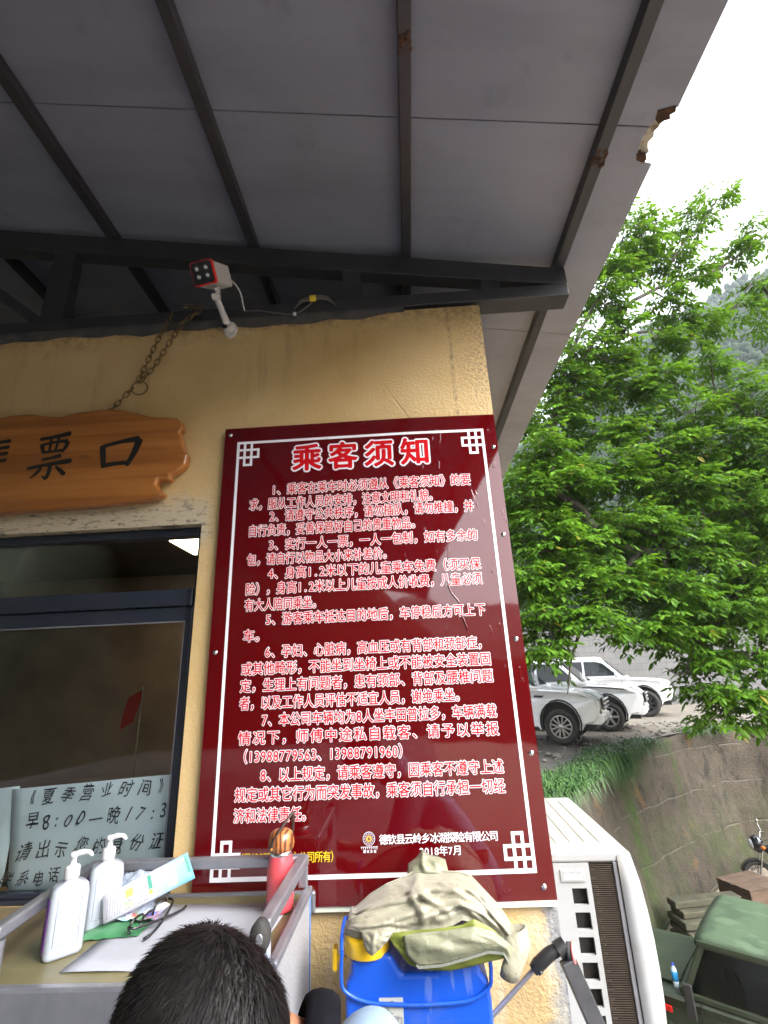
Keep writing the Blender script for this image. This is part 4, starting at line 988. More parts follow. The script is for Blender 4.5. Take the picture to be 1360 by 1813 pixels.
obj('cuff', cu.grid(rows, True, True), nyl, jk, solid=.003)
sl = MB(); rows = []
for k, (c, r_) in enumerate([((.497,-.26,.998), .010), ((.503,-.265,1.014), .020), ((.520,-.27,1.028), .026), ((.545,-.27,1.036), .030), ((.58,-.26,1.04), .03)]):
    rows.append([Vector(c)+Vector((.006*math.cos(2*a), -r_*math.cos(a), r_*.9*math.sin(a)))*(1+.10*math.sin(4*a+k*1.3)) for a in [2*PI*i/20 for i in range(20)]])
obj('sleeve', sl.grid(rows, True, True), nyl, jk, solid=.003)

# ------------------------------------------------------------------ the person sitting with the head bent, seen from behind and above
pp = Vector((.92, -1.0, 0))
seat = thing('stool', 'low wooden stool under the seated black haired person', 'stool', (.98, -1.0, 0))
obj('seat', MB().lathe([(.16, .44), (.165, .45), (.165, .47), (.155, .478)], 28, (.98, -1.0, 0)), tan, seat)
for a in (45, 135, 225, 315): obj('leg', MB().tube([(.98+.15*math.cos(R(a)), -1+.15*math.sin(R(a)), 0), (.98+.11*math.cos(R(a)), -1+.11*math.sin(R(a)), .441)], .017, 10), tan, seat)

def skin_mesh(nodes, edges, sub=2):
    """nodes: name -> (co, radius); grows one continuous surface along the edges"""
    names = list(nodes); idx = {n: i for i, n in enumerate(names)}
    me = bpy.data.meshes.new('tmp'); me.from_pydata([nodes[n][0] for n in names], [(idx[a], idx[b]) for a, b in edges], [])
    o = bpy.data.objects.new('tmp', me); COL.objects.link(o)
    md = o.modifiers.new('skin', 'SKIN'); md.use_smooth_shade = True; md.branch_smoothing = .6
    for n in names:
        sv = me.skin_vertices[0].data[idx[n]]; r = nodes[n][1]; sv.radius = r if isinstance(r, tuple) else (r, r)
    me.skin_vertices[0].data[0].use_root = True
    s2 = o.modifiers.new('s', 'SUBSURF'); s2.levels = sub; s2.render_levels = sub
    ev = o.evaluated_get(bpy.context.evaluated_depsgraph_get()); m2 = bpy.data.meshes.new_from_object(ev)
    mb = MB(); mb.add([v.co.copy() for v in m2.vertices], [tuple(p.vertices) for p in m2.polygons], True)
    bpy.data.objects.remove(o); return mb

HC = Vector((.433, -1.018, 1.224))         # centre of the head
hf = Vector((-.86, .12, -.50)).normalized()      # where the face looks
hs_ = hf.cross(Vector((0, 0, 1))).normalized(); hu = hs_.cross(hf)   # right of the head, crown
HM = Matrix((hf, hs_, hu)).transposed()
def hp(a, b, c): return HC + hf*a + hs_*b + hu*c
N_ = {'pelvis': ((1.0,-1.0,.58), .135), 'waist': ((.955,-1.0,.76), .125), 'chest': ((.84,-1.0,.96), .145), 'upper': ((.715,-1.0,1.085), .115), 'neck': ((.585,-1.003,1.178), .058), 'nape': ((.515,-1.010,1.196), .056), 'skull': ((.45,-1.015,1.222), .062)}
E_ = [('pelvis','waist'),('waist','chest'),('chest','upper'),('upper','neck'),('neck','nape'),('nape','skull')]
for sgn, k in ((1, 'r'), (-1, 'l')):
    yv = lambda a: -1.0+sgn*a
    N_.update({k+'sh': ((.675,yv(.165),1.085), .062), k+'ua': ((.62,yv(.215),.97), .050), k+'el': ((.555,yv(.225),.80), .040), k+'fa': ((.44,yv(.17),.80), .034), k+'wr': ((.33,yv(.11),.82), .024), k+'pa': ((.275,yv(.085),.835), (.036, .016)),
      k+'hip': ((.96,yv(.10),.54), .095), k+'th': ((.74,yv(.15),.54), .080), k+'kn': ((.53,yv(.17),.53), .058), k+'ca': ((.54,yv(.17),.34), .052), k+'an': ((.555,yv(.17),.09), .036), k+'ft': ((.50,yv(.175),.045), .036), k+'to': ((.40,yv(.19),.032), .028)})
    E_ += [('upper',k+'sh'),(k+'sh',k+'ua'),(k+'ua',k+'el'),(k+'el',k+'fa'),(k+'fa',k+'wr'),(k+'wr',k+'pa'),('pelvis',k+'hip'),(k+'hip',k+'th'),(k+'th',k+'kn'),(k+'kn',k+'ca'),(k+'ca',k+'an'),(k+'an',k+'ft'),(k+'ft',k+'to')]
    for f_, (dz, L_) in enumerate(((.024, .070), (.010, .080), (-.004, .076), (-.018, .062))):
        b0 = Vector((.245,yv(.072),.838+dz)); m1 = Vector((.245-L_*.5,yv(.055),.836+dz)); e1 = Vector((.245-L_*.75,yv(.030),.828+dz))
        N_.update({f'{k}f{f_}a': (tuple(b0), .0095), f'{k}f{f_}b': (tuple(m1), .0085), f'{k}f{f_}c': (tuple(e1), .0070)}); E_ += [(k+'pa', f'{k}f{f_}a'), (f'{k}f{f_}a', f'{k}f{f_}b'), (f'{k}f{f_}b', f'{k}f{f_}c')]
    N_.update({k+'t1': ((.285,yv(.060),.868), .011), k+'t2': ((.255,yv(.038),.880), .009)}); E_ += [(k+'pa', k+'t1'), (k+'t1', k+'t2')]
body = skin_mesh(N_, E_)
# head: one shaped surface with brow, nose, mouth, chin, and ears
rows = []; nU, nV = 40, 30
for i in range(nV+1):
    ph = PI*i/nV-PI/2; row = []
    for j in range(nU):
        a = 2*PI*j/nU; x, yv, z = math.cos(ph)*math.cos(a), math.cos(ph)*math.sin(a), math.sin(ph)
        X_, Y_, Z_ = .098*x, .077*yv*(1-.10*max(0, x)), .112*z
        if z < 0: X_ += .012*max(0, x)*(-z); Y_ *= 1-.30*(-z)**1.5*(1 if x > -.3 else .6)
        if x < 0 and z < -.35: X_ *= .80
        g = lambda u, w, s: math.exp(-((yv*.077-u)/s)**2-((Z_-w)/s)**2)
        if x > .2: X_ += .026*g(0, -.020, .011)+.016*g(0, .000, .010)+.006*g(.03, .022, .018)+.006*g(-.03, .022, .018)-.007*g(.031, .004, .012)-.007*g(-.031, .004, .012)+.007*g(0, -.048, .016)+.008*g(0, -.088, .018)
        row.append(HC+HM @ Vector((X_, Y_, Z_)))
    rows.append(row)
body.grid(rows, True, True)
for sgn in (1, -1): body.ell(HC+HM @ Vector((-.010, .079*sgn, -.008)), (.019, .009, .031), 12, 8, HM @ Matrix.Rotation(.25*sgn, 3, 'Z'))
t = NT('skin'); t.set(Base_Color=t.mix(t.noise(8, 4), (.44,.205,.115), (.38,.165,.09)), Roughness=.5, Subsurface_Weight=.12, Subsurface_Radius=(.02,.008,.004))
person = obj('person', body, t.m, None)
tag(person, 'black haired person in pale blue shirt with black collar, head bent beside the cart', 'person')
for sgn in (1, -1):
    obj('eye', MB().ell(HC+HM @ Vector((.086, .031*sgn, .004)), (.010, .012, .010), 12, 8), pmat('eye_white', (.7,.68,.65), None, rough=.2), person)
# hair: a cap of short locks
hair_m = pmat('black_hair', (.005,.0045,.005), (.010,.008,.007), 60, .55, spec=.25)
hb = MB(); rows = []
for i in range(19):
    ph = -.30+ (PI/2+.30)*i/18; row = []
    for j in range(44):
        a = 2*PI*j/44; front_ = max(0, math.cos(a))
        p2 = max(ph, -.42+.95*front_**1.2) if math.cos(a) > 0 else ph-.30*(1-i/18)*(-math.cos(a))
        x, yv, z = math.cos(p2)*math.cos(a), math.cos(p2)*math.sin(a), math.sin(p2)
        k = .955+.05*max(0, z)
        row.append(HC+HM @ Vector((.105*x*k, .0865*yv*k, .118*z*k)))
    rows.append(row)
hb.grid(rows, True, True)
q = random.Random(21); hv = []; hfc = []
for i in range(15000):
    a = q.uniform(0, 2*PI); s_z = q.uniform(-.5, 1)
    ph = math.asin(s_z)
    lo_ = -.42+.95*max(0, math.cos(a))**1.2 if math.cos(a) > 0 else -.62*(-math.cos(a))-.35*(1+math.cos(a))
    if ph < lo_: continue
    x, yv, z = math.cos(ph)*math.cos(a), math.cos(ph)*math.sin(a), math.sin(ph)
    k = .945+.05*max(0, z)
    p0 = Vector((.103*x*k, .0835*yv*k, .115*z*k)); nrm = Vector((x/.105, yv/.085, z/.117)).normalized()
    # hair lies away from the whorl at the back of the crown
    wh = Vector((-.055, .012, .098)); tg = (p0-wh); tg -= nrm*tg.dot(nrm); tg = tg.normalized() if tg.length > 1e-4 else Vector((1,0,0))
    sw = nrm.cross(tg); L_ = q.uniform(.012, .024)*(.75 if z < 0 else 1)
    d1 = (tg*.75+sw*(.35+q.uniform(-.35, .35))+nrm*q.uniform(.12, .55)).normalized(); d2 = (tg*.9+sw*q.uniform(-.1, .6)+nrm*q.uniform(-.1, .35)).normalized()
    side = d1.cross(nrm).normalized()*q.uniform(.0006, .0013)
    m1 = p0+d1*L_*.55; e1 = m1+d2*L_*.55; b = len(hv)
    hv += [HC+HM @ v for v in (p0-side, p0+side, m1+side*.8, m1-side*.8, e1)]; hfc += [(b, b+1, b+2, b+3), (b+3, b+2, b+4)]
hb.add(hv, hfc, True)
obj('hair', hb, hair_m, person, norm=False)
sh_m = pmat('pale_blue_cotton', (.20,.28,.40), (.24,.33,.46), 8, .8, bump=.25, bscale=240, bdist=.002)
keep = lambda names, f: ({n: (N_[n][0], N_[n][1]*f if not isinstance(N_[n][1], tuple) else N_[n][1]) for n in names})
sn = keep(['pelvis','waist','chest','upper','rsh','rua','rel','rfa','lsh','lua','lel','lfa'], 1.16)
sn['yoke'] = ((.665,-1.0,1.120), .100); se = [('pelvis','waist'),('waist','chest'),('chest','upper'),('upper','yoke')]+[(a+x, a+y_) for a in 'rl' for x, y_ in (('sh','ua'),('ua','el'),('el','fa'))]+[('upper','rsh'),('upper','lsh')]
sb_ = skin_mesh(sn, se); sb_.ell((.604, -1.0, 1.158), (.058, .105, .085), 28, 18, Matrix.Rotation(R(25), 3, 'Y')); obj('shirt', sb_, sh_m, person)
tn = keep(['pelvis','rhip','rth','rkn','rca','ran','lhip','lth','lkn','lca','lan'], 1.13)
obj('trousers', skin_mesh(tn, [('pelvis',a+'hip') for a in 'rl']+[(a+x, a+y_) for a in 'rl' for x, y_ in (('hip','th'),('th','kn'),('kn','ca'),('ca','an'))]), pmat('dark_trousers', (.03,.032,.04), (.045,.047,.055), 9, .8), person)
# upright black collar round the bent neck
nd = Vector((-.96, -.02, .28)).normalized(); nc = Vector((.553, -1.000, 1.184)); na = Vector((0, 1, 0)); nb_ = nd.cross(na).normalized()
rows = []
for k, (off, r_) in enumerate(((-.014, .076), (-.004, .079), (.008, .078), (.018, .074), (.025, .068), (.026, .063), (.018, .061), (.0, .066))):
    rows.append([nc+nd*(off+.012*math.cos(a))+na*r_*1.05*math.cos(a)+nb_*r_*math.sin(a) for a in [2*PI*i/32 for i in range(32)]])
obj('collar', MB().grid(rows, True, True), pmat('black_rib', (.004,.004,.006), (.007,.007,.010), 60, .95, spec=.1, bump=.3, bscale=300, bdist=.002), person)
for sgn in (1, -1):
    obj('shoe', MB().ell((.475, -1+sgn*.18, .052), (.135, .048, .051), 18, 10), M['black_rubber'], person)
# ------------------------------------------------------------------ the ground, the slopes, the walls outside
YZ, PZ = -3.2, -.12              # lower yard, upper parking
AZ = [(0,22),(12,23),(18,25),(26,31.3),(31,33.4),(38,34.2),(44,34.6),(60,36),(90,30),(120,17),(150,7.5),(180,7.5),(205,12),(230,16),(260,24),(300,26),(340,23),(360,22)]
def ridge(a):
    a %= 360
    for (a0, e0), (a1, e1) in zip(AZ, AZ[1:]):
        if a0 <= a <= a1: return e0+(e1-e0)*(a-a0)/(a1-a0)
from mathutils import noise as mnoise
def hill_z(x, y):
    r = math.hypot(x, y+1.7); a = math.degrees(math.atan2(x, y+1.7)) % 360
    r0 = 48
    if r < r0: return YZ
    el = ridge(a)*(1+.05*mnoise.noise((x*.012, y*.012, 1.3)))
    top_ = math.tan(R(el))*310
    u = min(1, (r-r0)/(310-r0)); z = YZ+(top_-YZ)*u**1.15
    if r > 310: z = top_*(1-.35*(r-310)/200)
    nn = Vector((x*.02, y*.02, .7))
    return z+u*14*mnoise.fractal(nn, .9, 2.0, 4)
mb = MB(); rows = []; rads = [0.5, 8, 16, 25, 36, 47, 52, 58, 66, 75, 86, 98, 112, 128, 146, 166, 188, 212, 236, 260, 284, 300, 312, 330, 360, 400, 460, 520]
for r in rads:
    rows.append([Vector((r*math.sin(R(a)), -1.7+r*math.cos(R(a)), hill_z(r*math.sin(R(a)), -1.7+r*math.cos(R(a))))) for a in range(0, 360, 3)])
mb.grid(rows, True, True); mb.add(rows[0], [tuple(range(120))])
t = NT('valley_ground'); X = t.xyz()
soil = t.mix(t.noise(.9, 8, .65), (.15,.125,.095), (.25,.21,.165))
wood = t.mix(t.ramp(t.noise(.03, 6, .6), .4, .65), (.020,.036,.018), (.07,.062,.042))
t.set(Base_Color=t.mix(t.step(X[2], -2.5, 3.0), soil, wood), Roughness=.92, Normal=t.bump(t.noise(2.5, 6), .4, .05))
struct('valley_ground', mb, t.m)

# far wooded slope: one mass of crowns
q = random.Random(5); hv = []; hf_ = []
ph_ = (1+5**.5)/2
ICO = [Vector(v).normalized() for v in ((-1,ph_,0),(1,ph_,0),(-1,-ph_,0),(1,-ph_,0),(0,-1,ph_),(0,1,ph_),(0,-1,-ph_),(0,1,-ph_),(ph_,0,-1),(ph_,0,1),(-ph_,0,-1),(-ph_,0,1))]
ICF = [(0,11,5),(0,5,1),(0,1,7),(0,7,10),(0,10,11),(1,5,9),(5,11,4),(11,10,2),(10,7,6),(7,1,8),(3,9,4),(3,4,2),(3,2,6),(3,6,8),(3,8,9),(4,9,5),(2,4,11),(6,2,10),(8,6,7),(9,8,1)]
for i in range(38000):
    a = q.uniform(2, 80); r = 56+270*q.random()**.6
    x, y = r*math.sin(R(a)), -1.7+r*math.cos(R(a)); z = hill_z(x, y)
    if mnoise.noise((x*.02, y*.02, 4.0)) < -.28 and q.random() < .8: continue
    s = q.uniform(.7, 1.7)*(.6+r/450); hgt = q.uniform(1.0, 1.9)
    b = len(hv); Rz = Matrix.Rotation(q.uniform(0, 6.28), 3, 'Z')
    for v in ICO:
        v2 = Rz @ v; k = s*q.uniform(.65, 1.25); hv.append(Vector((x+v2.x*k, y+v2.y*k, z+s*hgt*.6+v2.z*k*hgt)))
    hf_ += [tuple(b+k for k in f) for f in ICF]
t = NT('far_wood'); g = t.n('ShaderNodeNewGeometry')
t.set(Base_Color=t.mix(g.outputs['Random Per Island'], (.010,.024,.011), (.026,.048,.020)), Roughness=.9, Specular_IOR_Level=.1)
hw = MB(); hw.add(hv, hf_, True); o = obj('hillside_wood', hw, t.m, norm=False); o['kind'] = 'stuff'

# terrace the office stands on
ct = pmat('terrace_concrete', (.085,.085,.092), (.14,.14,.145), 2.4, .8, bump=.2)
struct('terrace', MB().box((-9, -13, YZ-.1), (1.50, 4.9, 0)), ct)
# unseen green bank added behind and left of the camera, blocks sky and reflections
rows = []
for i in range(70):
    u = i/69; ang = R(-8+205*u); cx_b, cy_b = -3.0, -4.0
    rad = 11.5+3*math.sin(u*5); row = []
    dirx, diry = math.cos(ang+R(188)+PI/2*0), 0
    px_, py_ = (10-16*min(1, u/.5), -12.5-1.0*math.sin(u*9)) if u < .5 else (-6-2*(u-.5)-3.0*min(1, (u-.5)*4), -12.5+34*(u-.5)*1.6)
    ox_, oy_ = (0, -1) if u < .46 else (-1, -.2)
    top_z = (2.1 if px_ > 4 else 2.1+(4-px_)*.55 if px_ > -1 else 5.2+min(2.6, (-1-px_)*.6))+.5*mnoise.noise((px_*.6, py_*.6, 0))
    for k in range(9):
        v = k/8; row.append(Vector((px_+ox_*4*v+.3*mnoise.noise((px_, py_, v*4)), py_+oy_*4*v+.3*mnoise.noise((py_, px_, v*4)), -.2+(top_z+.2)*min(1, v*1.5)+.25*mnoise.noise((px_*1.5, py_*1.5, v*5)))))
    rows.append(row)
struct('light_blocking_bank', MB().grid(rows), pmat('bank_green', (.010,.016,.008), (.032,.034,.016), 2.2, .95, bump=.8, bscale=9, bdist=.1))
# upper parking behind the retaining wall
TOPL = [(1.35,3.3),(1.95,4.53),(2.78,6.58),(3.62,8.26),(4.68,10.05),(5.85,11.09),(7.38,12.30),(8.7,13.15),(9.8,13.35),(10.9,12.9),(12.5,11.6),(15,9.5)]
pk_poly = TOPL+[(40, 6), (46, 34), (-30, 34), (-30, 5.2), (1.3, 5.2)]
t = NT('parking_dirt'); X = t.xyz()
near = t.step(t.math('ADD', t.math('MULTIPLY', X[0], .45), t.math('ADD', X[1], t.math('MULTIPLY', t.noise(.9, 5), 2.0))), 15.2, 18.0)
wet = t.mix(t.ramp(t.noise(2.2, 7, .7), .38, .62), (.035,.031,.026), (.085,.074,.06)); dry = t.mix(t.ramp(t.noise(3.1, 8, .7), .35, .7), (.105,.09,.07), (.15,.135,.11))
t.set(Base_Color=t.mix(near, wet, dry), Roughness=t.math('ADD', .35, t.math('MULTIPLY', near, .5)), Normal=t.bump(t.noise(7, 8, .7), .55, .03))
mb = MB()
bm = bmesh.new(); vs = [bm.verts.new((x, y, PZ)) for x, y in pk_poly]; bm.faces.new(vs); bm.normal_update(); bmesh.ops.triangulate(bm, faces=bm.faces)
bm.verts.index_update(); mb.add([v.co.copy() for v in bm.verts], [tuple(v.index for v in f.verts) for f in bm.faces]); bm.free()
struct('parking_ground', mb, t.m)
q = random.Random(9); gv = MB()
for i in range(420):
    k = q.random()*8.2; s_ = int(k); u = k-s_; p = Vector(TOPL[s_+2 if s_+3 < len(TOPL) else s_]).lerp(Vector(TOPL[min(s_+3, len(TOPL)-1)]), u)
    p += Vector((-.55, .8))*q.uniform(.12, 2.4)
    s = q.uniform(.012, .05)*(2.2 if q.random() < .05 else 1); b = [Vector((p.x, p.y, PZ+s*.4))+Vector((v.x*s*q.uniform(.6, 1.5), v.y*s*q.uniform(.6, 1.3), v.z*s*.7)) for v in ICO]
    gv.add(b, ICF)
o = obj('gravel', gv, pmat('stones', (.10,.095,.08), (.20,.185,.16), 3, .85), norm=False); o['kind'] = 'stuff'

# retaining wall
rw = thing('retaining_wall', 'tall stained concrete retaining wall below the parking ground, streaked with moss', 'wall', (6, 11, YZ))
T_ = resample([Vector((x, y, 0)) for x, y in TOPL], 130); rows = []
q = random.Random(8)
for j in range(27):
    v = j/26; row = []
    for i, p in enumerate(T_):
        d = (T_[min(i+1, 129)]-T_[max(i-1, 0)]).normalized(); out_ = Vector((d.y, -d.x, 0))
        z = YZ-.05+(PZ+.02-YZ)*v
        bt = .55*(1-v)+.03; 
        dis = .05*mnoise.fractal((p.x*1.1, p.y*1.1, z*1.4), .8, 2, 5)+.02*mnoise.noise((p.x*7, p.y*7, z*1.2))
        lift = (.05*mnoise.noise((p.x*2, p.y*2, 3)) if j == 26 else 0)
        row.append(p+out_*(bt+dis)+Vector((0, 0, z+lift)))
    rows.append(row)
rows.append([r_+Vector((-.5*(T_[min(i+1,129)]-T_[max(i-1,0)]).normalized().y, .5*(T_[min(i+1,129)]-T_[max(i-1,0)]).normalized().x, 0)) for i, r_ in enumerate(rows[-1])])
t = NT('stained_concrete'); X = t.xyz()
v1 = t.scaled((1, 1, .42)); v2 = t.scaled((1.6, 1.6, .22))
c_ = t.mix(t.ramp(t.noise(2.4, 10, .72), .32, .68), (.048,.037,.024), (.092,.074,.051))
c_ = t.mix(t.math('MULTIPLY', t.ramp(t.noise(17, 8, .75), .48, .62), .35), c_, (.030,.026,.021))
c_ = t.mix(t.math('MULTIPLY', t.ramp(t.noise(3.1, 9, .75, .6, vec=v1), .54, .60), .7), c_, (.012,.011,.009))
c_ = t.mix(t.math('MULTIPLY', t.ramp(t.noise(5.0, 9, .8, .4, vec=v2), .615, .645), .65), c_, (.17,.155,.13))
c_ = t.mix(t.math('MULTIPLY', t.ramp(t.noise(1.2, 7, .65), .60, .66), .75), c_, (.14,.075,.024))
zj = t.math('ADD', X[2], t.math('MULTIPLY', t.noise(1.5, 5), .12)); fr_ = t.math('FRACT', t.math('MULTIPLY', zj, 1.15))
jn = t.math('MULTIPLY', t.step(t.math('MULTIPLY', t.math('ABSOLUTE', t.math('SUBTRACT', fr_, .5)), -1), -.030, -.008), t.ramp(t.noise(2.0, 4), .40, .55))
c_ = t.mix(t.math('MULTIPLY', jn, .6), c_, (.15,.135,.11))
mossn = t.math('MULTIPLY', t.math('SUBTRACT', t.noise(3.2, 7, .7), .5), 1.5)
mp_ = t.math('SUBTRACT', 1.0, t.math('MULTIPLY', t.math('ABSOLUTE', t.math('ADD', t.math('SUBTRACT', X[0], 5.25), t.math('MULTIPLY', mossn, .5))), 3.2), True)
mp2 = t.math('SUBTRACT', 1.0, t.math('MULTIPLY', t.math('ABSOLUTE', t.math('ADD', t.math('SUBTRACT', X[0], 7.05), t.math('MULTIPLY', mossn, .35))), 9.0), True)
mos = t.math('MULTIPLY', t.math('MAXIMUM', mp_, t.math('MULTIPLY', mp2, t.step(X[2], -1.9, -.9))), t.ramp(t.noise(6, 6, .7, vec=v1), .36, .52))
lowg = t.math('MULTIPLY', t.step(t.math('MULTIPLY', X[2], -1), 1.2, 3.0), t.math('MULTIPLY', t.ramp(t.noise(1.3, 5), .42, .62), .6))
c_ = t.mix(t.math('MAXIMUM', mos, lowg), c_, t.mix(t.noise(9, 5), (.018,.036,.004), (.060,.110,.008)))
t.set(Base_Color=c_, Roughness=.88, Normal=t.bump(t.math('SUBTRACT', t.math('ADD', t.noise(4, 10, .75, vec=t.scaled((1,1,.7))), t.math('MULTIPLY', t.noise(24, 6, .75), .5)), t.math('MULTIPLY', jn, .3)), 1.0, .08))
obj('wall_face', MB().grid(rows), t.m, rw)

# grass hanging over the wall head
grass_m = None
t = NT('grass_blades'); g = t.n('ShaderNodeNewGeometry')
gc = t.mix(g.outputs['Random Per Island'], (.014,.050,.007), (.045,.115,.015)); t.set(Base_Color=gc, Roughness=.55); grass_m = t.m
def grass(label, pts, n, L0, seed, hang):
    q = random.Random(seed); c0 = sum((Vector(p[:3]) for p in pts), Vector())/len(pts)
    g_ = thing('grass_clump', label, 'grass', tuple(c0), 0, 'grass clumps on the retaining wall'); vs = []; fs = []
    for i in range(n):
        p = pts[int(q.random()*len(pts))]; o = Vector(p[:3])+Vector((q.gauss(0, p[3]), q.gauss(0, p[3]), q.gauss(0, .02)))
        a = q.uniform(0, 6.28); d = Vector((math.cos(a), math.sin(a), 0))*.8+Vector((.55, -.75, 0))*hang
        L = L0*q.uniform(.5, 1.2); w_ = q.uniform(.008, .014); side = d.cross(Vector((0,0,1))).normalized()*w_
        b = len(vs); k = 5
        for s in range(k+1):
            u = s/k; pos = o+d*L*.62*u+Vector((0, 0, L*(.95*u-(.95+.55*hang)*u*u*(1.0+.3*hang))))
            ww = side*(1-u*.92); vs += [pos-ww, pos+ww]
        fs += [(b+2*s, b+2*s+1, b+2*s+3, b+2*s+2) for s in range(k)]
    m_ = MB(); m_.add(vs, fs, True); obj('blades', m_, grass_m, g_, norm=False)
grass('rounded clump of long grass on the wall head nearest the notice board', [(2.78,6.75,PZ,.16),(3.0,7.0,PZ,.2),(2.6,6.4,PZ,.16),(3.25,7.4,PZ,.18)], 1500, .62, 1, .25)
grass('grass tuft hanging down over the mossy streak of the retaining wall', [(4.55,9.7,PZ,.15),(4.85,10.1,PZ,.18),(5.15,10.35,PZ,.18),(5.0,10.1,PZ-.25,.15)], 1300, .52, 2, .75)
grass('smaller dark grass tuft over the wall right of the mossy streak', [(5.75,10.92,PZ,.12),(6.1,11.15,PZ,.16)], 700, .42, 3, .6)
grass('mat of short trailing weeds on the wall head between the two larger grass tufts', [(3.7,8.4,PZ,.14),(4.05,8.95,PZ,.14),(4.3,9.4,PZ,.12)], 700, .34, 6, .9)
grass('low yellowish weeds along the wall head under the drooping branch', [(8.0,12.65,PZ,.18),(8.5,12.95,PZ,.18),(9.1,13.1,PZ,.2)], 500, .40, 4, .4)

# pale block wall behind the parked cars
bw_ = thing('block_wall', 'pale grey block wall running behind the parked white cars', 'wall', (14, 22, PZ))
t = NT('pale_blocks'); br = t.n('ShaderNodeTexBrick'); mp = t.n('ShaderNodeMapping'); mp.inputs['Rotation'].default_value = (PI/2, 0, 0); t.link(t.co, mp.inputs[0]); t.link(mp.outputs[0], br.inputs['Vector'])
br.inputs['Scale'].default_value = 1.0; br.inputs['Brick Width'].default_value = .55; br.inputs['Row Height'].default_value = .28; br.inputs['Mortar Size'].default_value = .012
br.inputs['Color1'].default_value = (.155,.153,.15,1); br.inputs['Color2'].default_value = (.14,.137,.134,1); br.inputs['Mortar'].default_value = (.105,.10,.098,1)
t.set(Base_Color=t.mix(t.math('MULTIPLY', t.ramp(t.noise(.9, 7, .7), .5, .7), .5), br.outputs[0], (.10,.095,.09)), Roughness=.9); 
obj('blockwork', MB().box((-2, 21.9, PZ-.05), (40, 22.2, 3.35)), t.m, bw_); obj('coping', MB().box((-2, 21.83, 3.352), (40, 22.27, 3.47)), ct, bw_, bevel=.02)

# ------------------------------------------------------------------ vehicles
M['car_white'] = pmat('car_white', (.80,.81,.83), (.76,.77,.79), 1.5, .22, coat=.8)
M['car_glass'] = pmat('car_glass', (.012,.015,.017), None, rough=.05)
M['trim'] = pmat('car_trim', (.020,.020,.021), None, rough=.55)
M['headlamp'] = pmat('headlamp', (.55,.58,.60), (.25,.26,.27), 22, .08, coat=1)
M['tyre'] = pmat('tyre', (.022,.021,.020), (.05,.045,.04), 11, .85, bump=.3)
M['alloy'] = pmat('alloy', (.55,.55,.56), None, rough=.3, metal=.8)
M['indicator'] = pmat('indicator_orange', (.60,.16,.01), None, rough=.2)
def arch(cx, cz, r, a0=200, a1=-20, n=13): return [(cx+r*math.cos(R(a0+(a1-a0)*i/(n-1))), cz+r*math.sin(R(a0+(a1-a0)*i/(n-1)))) for i in range(n)]
def shaped(poly, half, wf, inset=.05):
    """extrude a side profile over the width with softened flanks; wf(x, z, y) bends it"""
    c = Vector((sum(p[0] for p in poly)/len(poly), sum(p[1] for p in poly)/len(poly)))
    mb = MB(); n = len(poly); rows = []
    for y, k in ((-half, 1), (-half*.955, 0), (0, 0), (half*.955, 0), (half, 1)):
        rows.append([wf(a+(c.x-a)/max(.3, abs(c.x-a))*inset*k*(.6), b+(c.y-b)/max(.3, abs(c.y-b))*inset*k*.5, y) for a, b in poly])
    for r0, r1 in zip(rows, rows[1:]): mb.add(r0+r1, [(i, (i+1) % n, n+(i+1) % n, n+i) for i in range(n)])
    mb.add(rows[0], [tuple(range(n))]); mb.add(rows[-1], [tuple(range(n-1, -1, -1))]); return mb
def wheel(root, x, y, r, w_, spokes, rim_m, style):
    s = 1 if y > 0 else -1
    wh = thing('wheel', '', ''); del wh['label']; del wh['category']; wh.parent = root; wh.location = (x, y, r)
    obj('tyre', MB().lathe([(r*.62, -w_/2), (r*.90, -w_/2), (r*.985, -w_*.36), (r, -w_*.2), (r, w_*.2), (r*.985, w_*.36), (r*.90, w_/2), (r*.66, w_/2), (r*.64, w_*.40)], 32, (0,0,0), (0, s, 0), cap=False), M['tyre'], wh, local=True)
    rm = MB(); rm.lathe([(0, w_*.14), (r*.60, w_*.14), (r*.64, w_*.40), (r*.66, w_*.45), (r*.635, w_*.46), (r*.60, w_*.40)], 32, (0,0,0), (0, s, 0), cap=False)
    obj('rim', rm, M['trim'], wh, local=True)
    sp_ = MB()
    for i in range(spokes):
        a = 2*PI*i/spokes
        for da in ((-.16, .16) if style == 'split' else (0,)):
            p0 = Vector((r*.10*math.cos(a), s*w_*.36, r*.10*math.sin(a))); p1 = Vector((r*.61*math.cos(a+da*1.6), s*w_*.40, r*.61*math.sin(a+da*1.6)))
            sp_.bar(p0, p1, r*(.085 if style == 'split' else .15), .03, up=(0, s, 0))
    sp_.lathe([(r*.14, w_*.3), (r*.13, w_*.43), (0, w_*.44)], 14, (0,0,0), (0, s, 0)); sp_.lathe([(r*.585, w_*.34), (r*.655, w_*.34), (r*.655, w_*.47), (r*.585, w_*.44)], 32, (0,0,0), (0, s, 0), cap=False)
    obj('spokes', sp_, rim_m, wh, local=True)
